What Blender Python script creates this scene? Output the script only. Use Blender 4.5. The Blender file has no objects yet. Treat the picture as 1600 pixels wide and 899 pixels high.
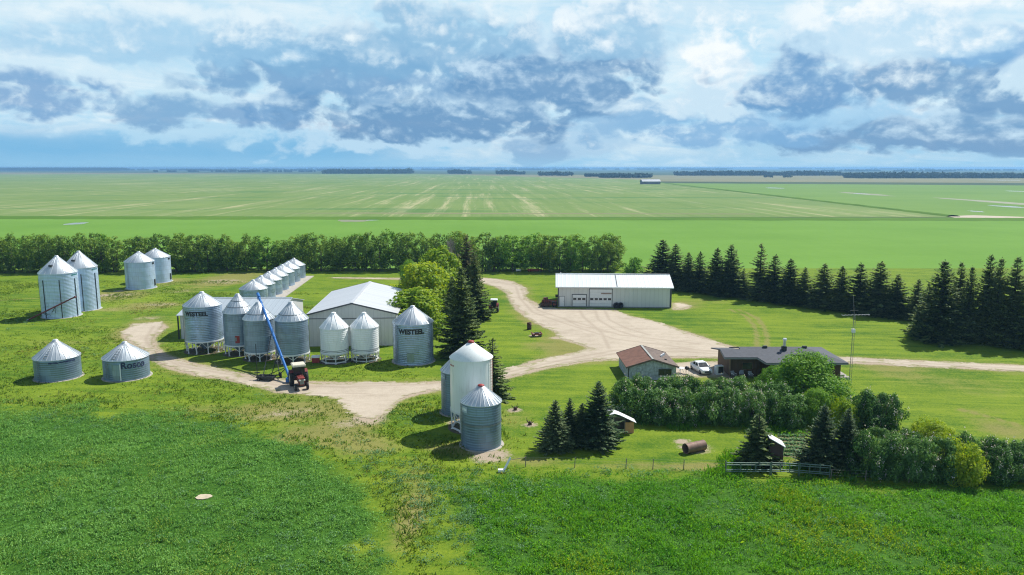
import bpy, math, random
import numpy as np
from mathutils import Vector, Matrix
random.seed(7)
RNG = np.random.default_rng(11)
SC = bpy.context.scene
COL = SC.collection
PI = math.pi
# ------------------------------------------------------------------ survey of the site
# The camera stands 30 m above the yard. G() turns a sighting in the photograph into a point of the
# level ground, zat() the height of a thing that stands at a known point.
H, F = 30.0, 1180.0
PITCH = math.atan(187.5 / F)
CP, SP = math.cos(PITCH), math.sin(PITCH)

def ray(px, py):
    x, y = (px - 800) / F, -(py - 449.5) / F
    return (x, CP + y * SP, -SP + y * CP)

def G(px, py, z=0.0):
    d = ray(px, py)
    t = (z - H) / d[2]
    return Vector((d[0] * t, d[1] * t, z))

def zat(px, py, Y):
    d = ray(px, py)
    return H + Y / d[1] * d[2]

def depth(Y, z=0.0):
    return Y * CP + (H - z) * SP

# ------------------------------------------------------------------ scene objects
def link(o):
    COL.objects.link(o)
    return o

def tag(o, label=None, cat=None, group=None, kind=None):
    if label: o['label'] = label
    if cat: o['category'] = cat
    if group: o['group'] = group
    if kind: o['kind'] = kind
    return o

def empty(name, loc=(0, 0, 0), rz=0.0, label=None, cat=None, group=None):
    o = link(bpy.data.objects.new(name, None))
    o.location = loc
    o.rotation_euler = (0, 0, rz)
    return tag(o, label, cat, group)

def copy_tree(o, parent=None):
    c = o.copy()
    COL.objects.link(c)
    if parent is not None:
        c.parent = parent
    for ch in list(o.children):
        copy_tree(ch, c)
    return c

class MB:
    """collects shapes, links them as one mesh object"""
    def __init__(self):
        self.v, self.f, self.s = [], [], []

    def add(self, vs, fs, smooth=False):
        b = len(self.v)
        self.v.extend([tuple(p) for p in vs])
        self.f.extend([tuple(i + b for i in f) for f in fs])
        self.s.extend([smooth] * len(fs))
        return self

    def box(self, x0, x1, y0, y1, z0, z1, M=None):
        vs = [(x, y, z) for z in (z0, z1) for y in (y0, y1) for x in (x0, x1)]
        if M is not None:
            vs = [tuple(M @ Vector(p)) for p in vs]
        return self.add(vs, [(0, 2, 3, 1), (4, 5, 7, 6), (0, 1, 5, 4), (2, 6, 7, 3), (0, 4, 6, 2), (1, 3, 7, 5)])

    def poly(self, pts, thick=None):
        """flat polygon, given a thickness vector it becomes a slab"""
        n = len(pts)
        if thick is None:
            return self.add(pts, [tuple(range(n))])
        t = Vector(thick)
        vs = [tuple(p) for p in pts] + [tuple(Vector(p) + t) for p in pts]
        fs = [tuple(range(n))[::-1], tuple(range(n, 2 * n))]
        fs += [(i, (i + 1) % n, (i + 1) % n + n, i + n) for i in range(n)]
        return self.add(vs, fs)

    def tube(self, p, q, r0, r1=None, n=8, cap=True):
        r1 = r0 if r1 is None else r1
        p, q = Vector(p), Vector(q)
        d = (q - p)
        if d.length < 1e-6: return self
        d.normalize()
        a = d.orthogonal().normalized()
        b = d.cross(a)
        vs = []
        for c, r in ((p, r0), (q, r1)):
            for k in range(n):
                t = 2 * PI * k / n
                vs.append(c + (a * math.cos(t) + b * math.sin(t)) * r)
        self.add(vs, [(k, (k + 1) % n, (k + 1) % n + n, k + n) for k in range(n)], True)
        if cap:
            self.add(vs[:n], [tuple(range(n))[::-1]])
            self.add(vs[n:], [tuple(range(n))])
        return self

    def bar(self, p, q, w, h=None):
        """square bar between two points"""
        h = w if h is None else h
        p, q = Vector(p), Vector(q)
        d = (q - p).normalized()
        up = Vector((0, 0, 1)) if abs(d.z) < .95 else Vector((0, 1, 0))
        a = d.cross(up).normalized() * (w / 2)
        b = a.cross(d).normalized() * (h / 2)
        vs = [c + s * a + t * b for c in (p, q) for s, t in ((-1, -1), (1, -1), (1, 1), (-1, 1))]
        return self.add(vs, [(3, 2, 1, 0), (4, 5, 6, 7), (0, 1, 5, 4), (1, 2, 6, 5), (2, 3, 7, 6), (3, 0, 4, 7)])

    def lathe(self, prof, n=40, smooth=True, c=(0, 0, 0), axis='z', arc=None):
        vs = []
        closed = arc is None
        m = n if closed else n + 1
        for r, z in prof:
            for k in range(m):
                t = 2 * PI * k / n if closed else arc[0] + (arc[1] - arc[0]) * k / n
                p = (r * math.cos(t), r * math.sin(t), z)
                if axis == 'x': p = (p[2], p[0], p[1])
                if axis == 'y': p = (p[0], p[2], p[1])
                vs.append((p[0] + c[0], p[1] + c[1], p[2] + c[2]))
        fs = []
        for j in range(len(prof) - 1):
            for k in range(n):
                k2 = (k + 1) % m
                fs.append((j * m + k, j * m + k2, (j + 1) * m + k2, (j + 1) * m + k))
        return self.add(vs, fs, smooth)

    def build(self, name, mat, parent=None):
        me = bpy.data.meshes.new(name)
        me.from_pydata(self.v, [], self.f)
        me.polygons.foreach_set('use_smooth', self.s)
        me.materials.append(mat)
        me.update()
        o = link(bpy.data.objects.new(name, me))
        if parent is not None: o.parent = parent
        return o

def mesh_np(name, V, Fc, mat, parent=None, smooth=False, attrs=None):
    """numpy mesh, all faces with the same corner count"""
    V = np.asarray(V, np.float32); Fc = np.asarray(Fc, np.int32)
    me = bpy.data.meshes.new(name)
    k = Fc.shape[1]
    me.vertices.add(len(V)); me.vertices.foreach_set('co', V.ravel())
    me.loops.add(Fc.size); me.loops.foreach_set('vertex_index', Fc.ravel())
    me.polygons.add(len(Fc))
    me.polygons.foreach_set('loop_start', np.arange(0, Fc.size, k, dtype=np.int32))
    me.polygons.foreach_set('loop_total', np.full(len(Fc), k, np.int32))
    me.polygons.foreach_set('use_smooth', np.full(len(Fc), smooth))
    for an, av in (attrs or {}).items():
        a = me.attributes.new(an, 'FLOAT', 'POINT')
        a.data.foreach_set('value', np.asarray(av, np.float32))
    me.materials.append(mat)
    me.update(calc_edges=True)
    o = link(bpy.data.objects.new(name, me))
    if parent is not None: o.parent = parent
    return o

# ------------------------------------------------------------------ node helper
class N:
    """a node socket with arithmetic"""
    def __init__(self, nt, s): self.nt, self.s = nt, s
    def _m(self, op, *a):
        n = self.nt.nodes.new('ShaderNodeMath'); n.operation = op
        for i, x in enumerate((self,) + a):
            if isinstance(x, N): self.nt.links.new(x.s, n.inputs[i])
            else: n.inputs[i].default_value = x
        return N(self.nt, n.outputs[0])
    def __add__(self, o): return self._m('ADD', o)
    def __radd__(self, o): return self._m('ADD', o)
    def __sub__(self, o): return self._m('SUBTRACT', o)
    def __rsub__(self, o): return (self * -1.0) + o
    def __mul__(self, o): return self._m('MULTIPLY', o)
    def __rmul__(self, o): return self._m('MULTIPLY', o)
    def __truediv__(self, o): return self._m('DIVIDE', o)
    def pow(self, e): return self._m('POWER', e)
    def floor(self): return self._m('FLOOR')
    def clamp(self, a=0.0, b=1.0): return self._m('MAXIMUM', a)._m('MINIMUM', b)
    def ss(self, a, b):
        n = self.nt.nodes.new('ShaderNodeMapRange'); n.interpolation_type = 'SMOOTHSTEP'
        self.nt.links.new(self.s, n.inputs[0])
        n.inputs[1].default_value = a; n.inputs[2].default_value = b
        return N(self.nt, n.outputs[0])

def plug(nt, sock, x):
    if isinstance(x, N): nt.links.new(x.s, sock)
    elif isinstance(x, (tuple, list)) and len(x) == 3 and len(sock.default_value) == 4: sock.default_value = (*x, 1)
    else: sock.default_value = x

def mixc(nt, f, a, b):
    n = nt.nodes.new('ShaderNodeMix'); n.data_type = 'RGBA'
    plug(nt, n.inputs[0], f); plug(nt, n.inputs[6], a); plug(nt, n.inputs[7], b)
    return N(nt, n.outputs[2])

def mulc(nt, a, b):
    n = nt.nodes.new('ShaderNodeMix'); n.data_type = 'RGBA'; n.blend_type = 'MULTIPLY'
    n.inputs[0].default_value = 1
    plug(nt, n.inputs[6], a); plug(nt, n.inputs[7], b)
    return N(nt, n.outputs[2])

def noise(nt, vec, scale=1.0, detail=4.0, rough=.55, dist=0.0, lac=2.0):
    n = nt.nodes.new('ShaderNodeTexNoise')
    if vec is not None: nt.links.new(vec.s, n.inputs['Vector'])
    n.inputs['Scale'].default_value = scale; n.inputs['Detail'].default_value = detail
    n.inputs['Roughness'].default_value = rough; n.inputs['Distortion'].default_value = dist
    n.inputs['Lacunarity'].default_value = lac
    return N(nt, n.outputs[0])

def comb(nt, x, y, z=0.0):
    n = nt.nodes.new('ShaderNodeCombineXYZ')
    plug(nt, n.inputs[0], x); plug(nt, n.inputs[1], y); plug(nt, n.inputs[2], z)
    return N(nt, n.outputs[0])

def sep(nt, v):
    n = nt.nodes.new('ShaderNodeSeparateXYZ'); nt.links.new(v.s, n.inputs[0])
    return [N(nt, n.outputs[i]) for i in range(3)]

def vmul(nt, v, s):
    n = nt.nodes.new('ShaderNodeVectorMath'); n.operation = 'MULTIPLY'
    nt.links.new(v.s, n.inputs[0]); n.inputs[1].default_value = s
    return N(nt, n.outputs[0])

def pos(nt):
    return N(nt, nt.nodes.new('ShaderNodeNewGeometry').outputs['Position'])

def objc(nt):
    return N(nt, nt.nodes.new('ShaderNodeTexCoord').outputs['Object'])

def island(nt):
    return N(nt, nt.nodes.new('ShaderNodeNewGeometry').outputs['Random Per Island'])

def orand(nt):
    return N(nt, nt.nodes.new('ShaderNodeObjectInfo').outputs['Random'])

def attr(nt, name):
    n = nt.nodes.new('ShaderNodeAttribute'); n.attribute_name = name
    return N(nt, n.outputs['Fac'])

def bump(nt, h, strength=.3, dist=.05):
    n = nt.nodes.new('ShaderNodeBump')
    n.inputs['Strength'].default_value = strength; n.inputs['Distance'].default_value = dist
    nt.links.new(h.s, n.inputs['Height'])
    return N(nt, n.outputs[0])

def newmat(name):
    m = bpy.data.materials.new(name); m.use_nodes = True
    nt = m.node_tree
    return m, nt, nt.nodes['Principled BSDF']

def paint(name, col, rough=.5, metal=0.0, var=.18, scale=1.5, dirt=None, bmp=0.0, spec=.5):
    """painted or plain surface with uneven tone and a little dirt"""
    m, nt, b = newmat(name)
    o = objc(nt)
    n1 = noise(nt, o, scale, 6, .6)
    n2 = noise(nt, vmul(nt, o, (6, 6, .5)), 1.0, 4, .6)
    c = mixc(nt, (n1 - .5) * 1.6 + .5, [k * (1 - var) for k in col], [min(1, k * (1 + var)) for k in col])
    if dirt: c = mixc(nt, n2.ss(.5, .8) * .55, c, dirt)
    plug(nt, b.inputs['Base Color'], c)
    plug(nt, b.inputs['Roughness'], (n2 - .5) * .25 + rough)
    b.inputs['Metallic'].default_value = metal
    b.inputs['Specular IOR Level'].default_value = spec
    if bmp: plug(nt, b.inputs['Normal'], bump(nt, n1, .4, bmp))
    return m

def galv(name, col, rough=.38, metal=.8, ring=.81, panels=20, var=.2, streak=.35, rust=.22):
    """galvanised sheets: each sheet of the wall has its own tone, streaks run down"""
    m, nt, b = newmat(name)
    o = objc(nt); x, y, z = sep(nt, o)
    at = nt.nodes.new('ShaderNodeMath'); at.operation = 'ARCTAN2'
    nt.links.new(y.s, at.inputs[0]); nt.links.new(x.s, at.inputs[1])
    th = N(nt, at.outputs[0])
    rz = (z / ring).floor()
    off = rz * .37
    pt = (th * (panels / (2 * PI)) + off).floor()
    w = nt.nodes.new('ShaderNodeTexWhiteNoise'); w.noise_dimensions = '3D'
    nt.links.new(comb(nt, pt, rz, orand(nt) * 9.0).s, w.inputs[0])
    wv = N(nt, w.outputs[0])
    w2 = nt.nodes.new('ShaderNodeTexWhiteNoise'); w2.noise_dimensions = '2D'
    nt.links.new(comb(nt, rz, orand(nt) * 9.0).s, w2.inputs[0])
    st = noise(nt, comb(nt, th * 14.0, z * .25, orand(nt) * 5.0), 1.0, 5, .6)
    cl = noise(nt, o, .8, 5, .6)
    t = (wv - .5) * var + (N(nt, w2.outputs[0]) - .5) * var * .9 + (st - .5) * streak + (cl - .5) * .3 + .5
    c = mixc(nt, t.clamp(), [k * .62 for k in col], [min(1, k * 1.28) for k in col])
    plug(nt, b.inputs['Base Color'], c)
    seam = ((z / ring) - rz - .5)
    seam = seam._m('ABSOLUTE').ss(.46, .5)
    pf = th * (panels / (2 * PI)) + off
    seam = seam._m('MAXIMUM', (pf - pt - .5)._m('ABSOLUTE').ss(.47, .5) * .8)
    c = mixc(nt, (noise(nt, comb(nt, th * 9.0, z * .35, orand(nt) * 7.0), 1.0, 6, .65)).ss(.56, .80) * rust, c, (.20, .14, .10))
    plug(nt, b.inputs['Base Color'], mixc(nt, seam * .45, c, [k * .35 for k in col]))
    plug(nt, b.inputs['Roughness'], (wv - .5) * .12 + (cl - .5) * .3 + rough)
    b.inputs['Metallic'].default_value = metal
    return m

def sheet(name, col, rough=.4, metal=.3, pitch=.75, axis=0, var=.1, dirt=(.25, .22, .2)):
    """ribbed metal cladding: ribs along one axis of the object"""
    m, nt, b = newmat(name)
    o = objc(nt); xs = sep(nt, o)
    u = xs[axis] / pitch
    fr = (u - u.floor() - .5)._m('ABSOLUTE')
    rib = fr.ss(.40, .47)
    w = nt.nodes.new('ShaderNodeTexWhiteNoise'); w.noise_dimensions = '1D'
    nt.links.new(u.floor().s, w.inputs[1])
    st = noise(nt, vmul(nt, o, (3, 3, .6)), 1, 5, .6)
    t = (N(nt, w.outputs[0]) - .5) * .5 + (st - .5) * 1.0 + .5
    c = mixc(nt, t.clamp(), [k * (1 - var) for k in col], [min(1, k * (1 + var)) for k in col])
    c = mixc(nt, st.ss(.55, .85) * .3, c, dirt)
    c = mixc(nt, rib * .22, c, [k * .5 for k in col])
    plug(nt, b.inputs['Base Color'], c)
    b.inputs['Roughness'].default_value = rough; b.inputs['Metallic'].default_value = metal
    plug(nt, b.inputs['Normal'], bump(nt, rib, .6, .03))
    return m

def leafmat(name, c1, c2, c3=None, trans=.35, upn=0.0, wscale=.12, rough=.6):
    """foliage: every leaf its own green, trees differ a little"""
    m = bpy.data.materials.new(name); m.use_nodes = True
    nt = m.node_tree
    for n in list(nt.nodes):
        if n.type == 'BSDF_PRINCIPLED': nt.nodes.remove(n)
    out = nt.nodes['Material Output']
    r = island(nt)
    p = pos(nt)
    w = noise(nt, p, wscale, 3, .6)
    c = mixc(nt, ((r - .5) * 1.1 + (w - .5) * 1.6 + (orand(nt) - .5) * .45 + .5).clamp(), c1, c2)
    if c3 is not None:
        c = mixc(nt, (noise(nt, p, wscale * .45, 4, .6) + (r - .5) * .25).ss(.55, .72), c, c3)
    d = nt.nodes.new('ShaderNodeBsdfDiffuse'); t = nt.nodes.new('ShaderNodeBsdfTranslucent')
    g = nt.nodes.new('ShaderNodeBsdfGlossy'); g.inputs['Roughness'].default_value = rough
    g.inputs['Color'].default_value = (.5, .5, .5, 1)
    plug(nt, d.inputs['Color'], c)
    plug(nt, t.inputs['Color'], mulc(nt, c, (1.25, 1.15, .6)))
    if upn:
        gn = nt.nodes.new('ShaderNodeNewGeometry')
        vm = nt.nodes.new('ShaderNodeVectorMath'); vm.operation = 'MULTIPLY_ADD'
        nt.links.new(gn.outputs['Normal'], vm.inputs[0])
        vm.inputs[1].default_value = (1 - upn,) * 3; vm.inputs[2].default_value = (0, 0, upn)
        vn = nt.nodes.new('ShaderNodeVectorMath'); vn.operation = 'NORMALIZE'
        nt.links.new(vm.outputs[0], vn.inputs[0])
        nt.links.new(vn.outputs[0], d.inputs['Normal'])
    mx = nt.nodes.new('ShaderNodeMixShader'); mx.inputs[0].default_value = trans
    nt.links.new(d.outputs[0], mx.inputs[1]); nt.links.new(t.outputs[0], mx.inputs[2])
    m2 = nt.nodes.new('ShaderNodeMixShader'); m2.inputs[0].default_value = .04
    nt.links.new(mx.outputs[0], m2.inputs[1]); nt.links.new(g.outputs[0], m2.inputs[2])
    nt.links.new(m2.outputs[0], out.inputs['Surface'])
    return m

# ------------------------------------------------------------------ camera, light, sky
EXPO = 0.35
SC.render.engine = 'CYCLES'
SC.cycles.max_bounces = 6; SC.cycles.transparent_max_bounces = 8
SC.cycles.volume_bounces = 0; SC.cycles.use_denoising = True; SC.cycles.denoiser = 'OPENIMAGEDENOISE'; SC.cycles.denoising_prefilter = 'NONE'; SC.cycles.filter_width = 1.15
SC.cycles.use_adaptive_sampling = True; SC.cycles.adaptive_threshold = .01
SC.view_settings.view_transform = 'Standard'; SC.view_settings.look = 'None'
SC.view_settings.gamma = 1; SC.view_settings.exposure = EXPO
SC.view_settings.use_curve_mapping = False
SC.render.resolution_x, SC.render.resolution_y = 1024, 575

cam = bpy.data.cameras.new('camera'); cam.sensor_width = 36; cam.lens = 36 * F / 1600
cam.clip_start = .5; cam.clip_end = 90000
co = link(bpy.data.objects.new('camera', cam))
co.location = (0, 0, H); co.rotation_euler = (PI / 2 - PITCH, 0, 0)
SC.camera = co

SUN_EL = math.radians(51); SUN_AZ = math.radians(49)      # azimuth from +Y towards +X
sv = Vector((math.sin(SUN_AZ) * math.cos(SUN_EL), math.cos(SUN_AZ) * math.cos(SUN_EL), math.sin(SUN_EL)))
sl = bpy.data.lights.new('sun', 'SUN'); sl.energy = 4.9; sl.angle = math.radians(.53); sl.color = (1, .96, .88)
so = link(bpy.data.objects.new('sun', sl)); so.rotation_euler = (-sv).to_track_quat('-Z', 'Y').to_euler()

def build_world():
    w = bpy.data.worlds.new('World'); SC.world = w; w.use_nodes = True
    nt = w.node_tree; nt.nodes.clear()
    out = nt.nodes.new('ShaderNodeOutputWorld')
    sky = nt.nodes.new('ShaderNodeTexSky'); sky.sky_type = 'NISHITA'; sky.sun_disc = False
    sky.sun_elevation = SUN_EL; sky.sun_rotation = SUN_AZ
    sky.air_density = 1.0; sky.dust_density = .6; sky.ozone_density = 1.5
    bg1 = nt.nodes.new('ShaderNodeBackground'); bg1.inputs[1].default_value = .085
    nt.links.new(sky.outputs[0], bg1.inputs[0])
    g = N(nt, nt.nodes.new('ShaderNodeTexCoord').outputs['Generated'])
    x, y, z = sep(nt, g)
    at = nt.nodes.new('ShaderNodeMath'); at.operation = 'ARCTAN2'
    nt.links.new(x.s, at.inputs[0]); nt.links.new(y.s, at.inputs[1])
    u = N(nt, at.outputs[0]) * 11.8
    v = z._m('ARCSINE') * 11.8
    vv = v._m('MAXIMUM', 0.0)
    q = vv.pow(.8) * 1.2                     # cloud banks lie flatter towards the horizon
    k = 2 ** -EXPO
    C = lambda r, g_, b_: tuple(((c / 255 / 12.92) if c <= 10 else ((c / 255 + .055) / 1.055) ** 2.4) * k for c in (r, g_, b_))
    nb = noise(nt, comb(nt, u * .62, q * .95, 3.1), 1.0, 4, .55) - .5
    nb2 = noise(nt, comb(nt, u * .62, q * .95, 9.7), 1.0, 4, .55) - .5
    def mid(dv, du=0.0): return noise(nt, comb(nt, u * 1.5 + nb * .8 + du, q * 2.1 + nb2 * .6 + dv, 2.0), 1.0, 9, .56, .15) - .5
    m0 = mid(0.0); m1 = mid(.20, .07)
    rel = ((m0 - m1) * 2.4 + .5).clamp()
    def lump(su, sq, seed, dv=0.0):
        n = noise(nt, comb(nt, u * su + nb * 1.1 + m0 * .5, q * sq + nb2 * .9 + dv, seed), 1.0, 0.0, .5)
        return ((n - .5) * 3.2)._m('ABSOLUTE')
    def billow(dv=0.0): return lump(.85, 1.25, 21.0, dv * 1.25) + lump(1.9, 2.6, 33.0, dv * 2.6) * .5 + lump(4.4, 5.8, 45.0, dv * 5.8) * .22
    bl = billow() - .62
    bl1 = billow(.16) - .62
    rb = bl - bl1
    nf = noise(nt, comb(nt, u * 6.5 + m0 * 1.5, q * 8.5, 4.4), 1.0, 7, .6, .4) - .5
    st = noise(nt, comb(nt, u * .8 + nb * 1.5, q * 3.4 + u * .25, 6.6), 1.0, 8, .62, .6) - .5
    # high veil: pale streaks over a light blue
    c = mixc(nt, vv.ss(.0, 1.2), C(146, 202, 238), C(196, 228, 246))
    c = mixc(nt, (st * 2.6 + m0 * .8 + nf * .5 + .42).clamp(), c, C(242, 249, 252))
    c = mixc(nt, (nb * 2.2 + m0 * .9 + .32).clamp() * vv.ss(.9, 1.6) * .6, c, C(158, 204, 234))
    lowblue = vv.ss(.66, .30) * (u * -1.0).ss(.2, 2.6)
    c = mixc(nt, lowblue * .92, c, C(122, 184, 226))
    e = m0 * 1.0 + nf * .5 + nb * .9 + bl * .62
    uw = u + nb * .55 + m0 * .25
    vw = v + nb2 * .42 + m0 * .16
    # px, base row, half width, height, dark tone, light tone, opacity
    banks = [
        (800, 240, 110, 34, (196, 220, 238), (232, 238, 244), .55), (1380, 240, 330, 40, (170, 208, 234), (222, 236, 246), .55), (1000, 232, 300, 20, (160, 204, 234), (206, 228, 244), .5),
        (560, 212, 240, 26, (190, 220, 242), (252, 254, 255), .95), (900, 212, 160, 20, (176, 208, 234), (240, 246, 250), .85), (330, 202, 160, 18, (186, 220, 242), (240, 248, 252), .8),
        (830, 228, 60, 26, (130, 172, 212), (190, 214, 234), .7),
        (270, 178, 70, 40, (120, 166, 208), (206, 230, 244), .85), (370, 180, 34, 26, (112, 158, 204), (190, 220, 240), .8), (450, 182, 80, 56, (112, 160, 206), (214, 234, 247), .9),
        (1460, 208, 300, 50, (108, 154, 198), (196, 222, 242), .9), (1120, 202, 190, 60, (126, 176, 220), (214, 234, 247), .85), (960, 192, 110, 50, (140, 184, 222), (226, 240, 249), .8),
        (680, 192, 290, 96, (106, 152, 196), (196, 222, 242), .95), (540, 128, 220, 84, (112, 160, 204), (206, 230, 245), .85), (620, 96, 320, 84, (128, 176, 214), (226, 240, 249), .8),
        (1110, 172, 95, 170, (206, 228, 244), (255, 255, 255), 1.0), (1350, 70, 170, 90, (206, 230, 246), (255, 255, 255), .8), (1280, 170, 140, 40, (160, 204, 236), (238, 247, 252), .75), (1320, 120, 90, 90, (200, 226, 244), (255, 255, 255), .85),
        (880, 132, 190, 130, (106, 152, 196), (206, 228, 245), .92), (1240, 152, 110, 120, (104, 154, 202), (214, 234, 247), .9), (1415, 122, 110, 70, (108, 154, 198), (232, 244, 251), .9),
        (1585, 146, 100, 100, (108, 154, 198), (216, 236, 248), .9), (1594, 104, 44, 26, (210, 232, 246), (255, 255, 255), .9), (1500, 72, 70, 50, (126, 176, 220), (240, 248, 252), .8),
        (700, 58, 200, 80, (140, 186, 220), (244, 250, 253), .75), (1380, 60, 160, 80, (196, 224, 243), (255, 255, 255), .7), (960, 62, 130, 80, (148, 192, 224), (250, 253, 255), .7), (250, 66, 270, 70, (160, 202, 232), (240, 248, 252), .6), (60, 150, 120, 60, (110, 158, 206), (214, 234, 247), .8)]
    for (px, pb, hw, hh, dk, lt, op) in banks:
        az = math.atan((px - 800) / F)
        cu = az * 11.8
        cv = math.atan2((449.5 - pb) / F * CP - SP, (CP + (449.5 - pb) / F * SP) / math.cos(az)) * 11.8
        iu, iv = 100.0 / hw, 100.0 / hh
        a = (uw - cu) * iu
        b = (vw - cv) * iv
        up = b._m('MAXIMUM', 0.0); dn = (b * -(hh / 34.0))._m('MAXIMUM', 0.0)
        d = a * a * -1.0 + 1.0 - up * up - dn * dn
        dd = d + e * 1.45
        m = dd.ss(.03, .62) * op
        t = (b * .95 + (rel - .5) * .75 + m0 * 1.25 + nf * .45 + bl * .30 + rb * .32 + nb * .8 + dd.ss(.9, .1) * b.ss(.15, .6) * .5 - .02)
        t = (t + (st * .9 + nb2 * .5 + nf * .35)).ss(-.12, .88)
        c = mixc(nt, m, c, mixc(nt, t, C(*dk), C(*lt)))
    c = mixc(nt, vv.ss(.24, .0) * .5, c, C(160, 208, 238))
    c = mulc(nt, c, (.965, 1.015, 1.03))
    c = mulc(nt, c, mixc(nt, (y * -1.0).ss(.1, .6), (1, 1, 1), (1.35, 1.35, 1.35)))
    cover = vv.ss(3.4, 2.4) * .80 + .16
    bg2 = nt.nodes.new('ShaderNodeBackground'); nt.links.new(c.s, bg2.inputs[0]); bg2.inputs[1].default_value = 1.0
    mx = nt.nodes.new('ShaderNodeMixShader'); nt.links.new(cover.clamp().s, mx.inputs[0])
    nt.links.new(bg1.outputs[0], mx.inputs[1]); nt.links.new(bg2.outputs[0], mx.inputs[2])
    nt.links.new(mx.outputs[0], out.inputs['Surface'])
    w.cycles.sampling_method = 'MANUAL'; w.cycles.sample_map_resolution = 512
build_world()

# ------------------------------------------------------------------ numpy noise / polygons
def vnoise(x, y, scale, seed=0, octv=4):
    out = np.zeros_like(x, dtype=np.float64); amp, tot = 1.0, 0.0
    for o in range(octv):
        X, Y = x * scale, y * scale
        xi, yi = np.floor(X).astype(np.int64), np.floor(Y).astype(np.int64)
        fx, fy = X - xi, Y - yi
        fx = fx * fx * (3 - 2 * fx); fy = fy * fy * (3 - 2 * fy)
        def h(a, b):
            n = (a * 374761393 + b * 668265263 + (seed + o) * 974634777) & 0x7fffffff
            n = ((n ^ (n >> 13)) * 1274126177) & 0x7fffffff
            return ((n ^ (n >> 16)) & 0xffff) / 65535.0
        v = (h(xi, yi) * (1 - fx) + h(xi + 1, yi) * fx) * (1 - fy) + (h(xi, yi + 1) * (1 - fx) + h(xi + 1, yi + 1) * fx) * fy
        out += v * amp; tot += amp; amp *= .5; scale *= 2.03
    return out / tot

def sdf(x, y, poly):
    """signed distance to a polygon, negative inside"""
    d = np.full(x.shape, 1e18); inside = np.zeros(x.shape, bool)
    n = len(poly)
    for i in range(n):
        ax, ay = poly[i]; bx, by = poly[(i + 1) % n]
        ex, ey = bx - ax, by - ay
        t = np.clip(((x - ax) * ex + (y - ay) * ey) / (ex * ex + ey * ey + 1e-12), 0, 1)
        d = np.minimum(d, (x - ax - t * ex) ** 2 + (y - ay - t * ey) ** 2)
        c = ((ay > y) != (by > y)) & (x < (bx - ax) * (y - ay) / (by - ay + 1e-12) + ax)
        inside ^= c
    d = np.sqrt(d)
    return np.where(inside, -d, d)

def gp(pts): return [tuple(G(*p)[:2]) for p in pts]

ROAD = [gp([(756, 434.5), (777, 436), (801, 440), (820, 449.5), (823, 458), (819, 463), (826, 468), (847, 479), (872, 482.6), (959, 484),
            (980, 493), (1020, 501.6), (1060, 515), (1100, 527), (1120, 535), (1151, 543), (1200, 548), (1310, 558), (1600, 571), (1900, 585),
            (1900, 597), (1600, 580.7), (1329, 568), (1150, 559.5), (1100, 559.5), (1047, 559.5), (970, 562), (914, 566), (860, 575), (791, 592), (735, 603),
            (690, 608.5), (656, 616), (624, 626), (600, 650), (576, 658), (552, 644), (532, 622), (476, 615), (435, 613.5), (420, 609), (360, 595), (300, 586), (255, 574),
            (237, 562), (225, 547), (195, 532), (192, 520), (210, 505.5), (249, 503.5), (261, 511), (242, 527), (245, 543), (261, 555), (300, 567),
            (360, 580), (420, 591), (500, 597), (640, 599), (690, 595), (740, 588), (795, 576), (833, 564), (874, 556), (900, 551), (921, 544.5), (900, 537),
            (879, 531), (868, 518.5), (847, 510), (828, 499.5), (807, 485.5), (795, 467), (791, 457.5), (775, 448.5), (756, 443), (690, 438.5), (600, 436.5), (520, 435),
            (520, 433.5), (600, 434.5), (690, 434.5)])]
SIDEPAD = [gp([(1052, 474), (1064, 473.5), (1080, 478), (1074, 483), (1052, 484.5)]), gp([(1040, 570), (1085, 565), (1140, 566), (1150, 590), (1040, 588)])]
CROP_L = gp([(-500, 640), (-60, 628), (0, 630), (70, 634), (150, 632), (230, 648), (330, 655), (420, 672), (490, 700), (548, 730), (590, 768), (618, 810), (640, 860), (655, 920), (660, 1000), (-500, 1000)])
CROP_R = gp([(672, 770), (705, 742), (745, 742), (790, 737), (900, 736), (1000, 738), (1130, 743), (1300, 748), (1600, 752), (2100, 770), (2100, 1000), (740, 1000), (712, 899), (690, 850), (676, 805)])
DRY = [(170, 463, 60, 10, 1), (262, 440, 30, 6, .9), (340, 440, 50, 9, .8), (230, 480, 60, 8, .6), (90, 535, 80, 8, .4), (420, 640, 90, 16, .8), (480, 680, 90, 18, .9),
       (560, 690, 60, 25, .7), (640, 800, 40, 50, .8), (300, 640, 80, 10, .5), (500, 640, 60, 12, .7), (880, 545, 60, 9, .5), (850, 540, 50, 8, .5), (800, 655, 60, 30, .5),
       (830, 720, 80, 10, .6), (1000, 727, 150, 8, .6), (1120, 730, 70, 8, .8), (1560, 670, 60, 25, .5), (1500, 600, 140, 20, .45), (1090, 700, 25, 8, .7), (1100, 470, 70, 9, .4), (1390, 580, 70, 12, .5),
       (300, 580, 40, 14, .2), (830, 500, 40, 10, .35), (730, 700, 70, 14, .9), (1230, 720, 60, 12, .5), (380, 430, 60, 6, .7), (200, 655, 60, 8, .35), (440, 570, 60, 8, .5)]

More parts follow.
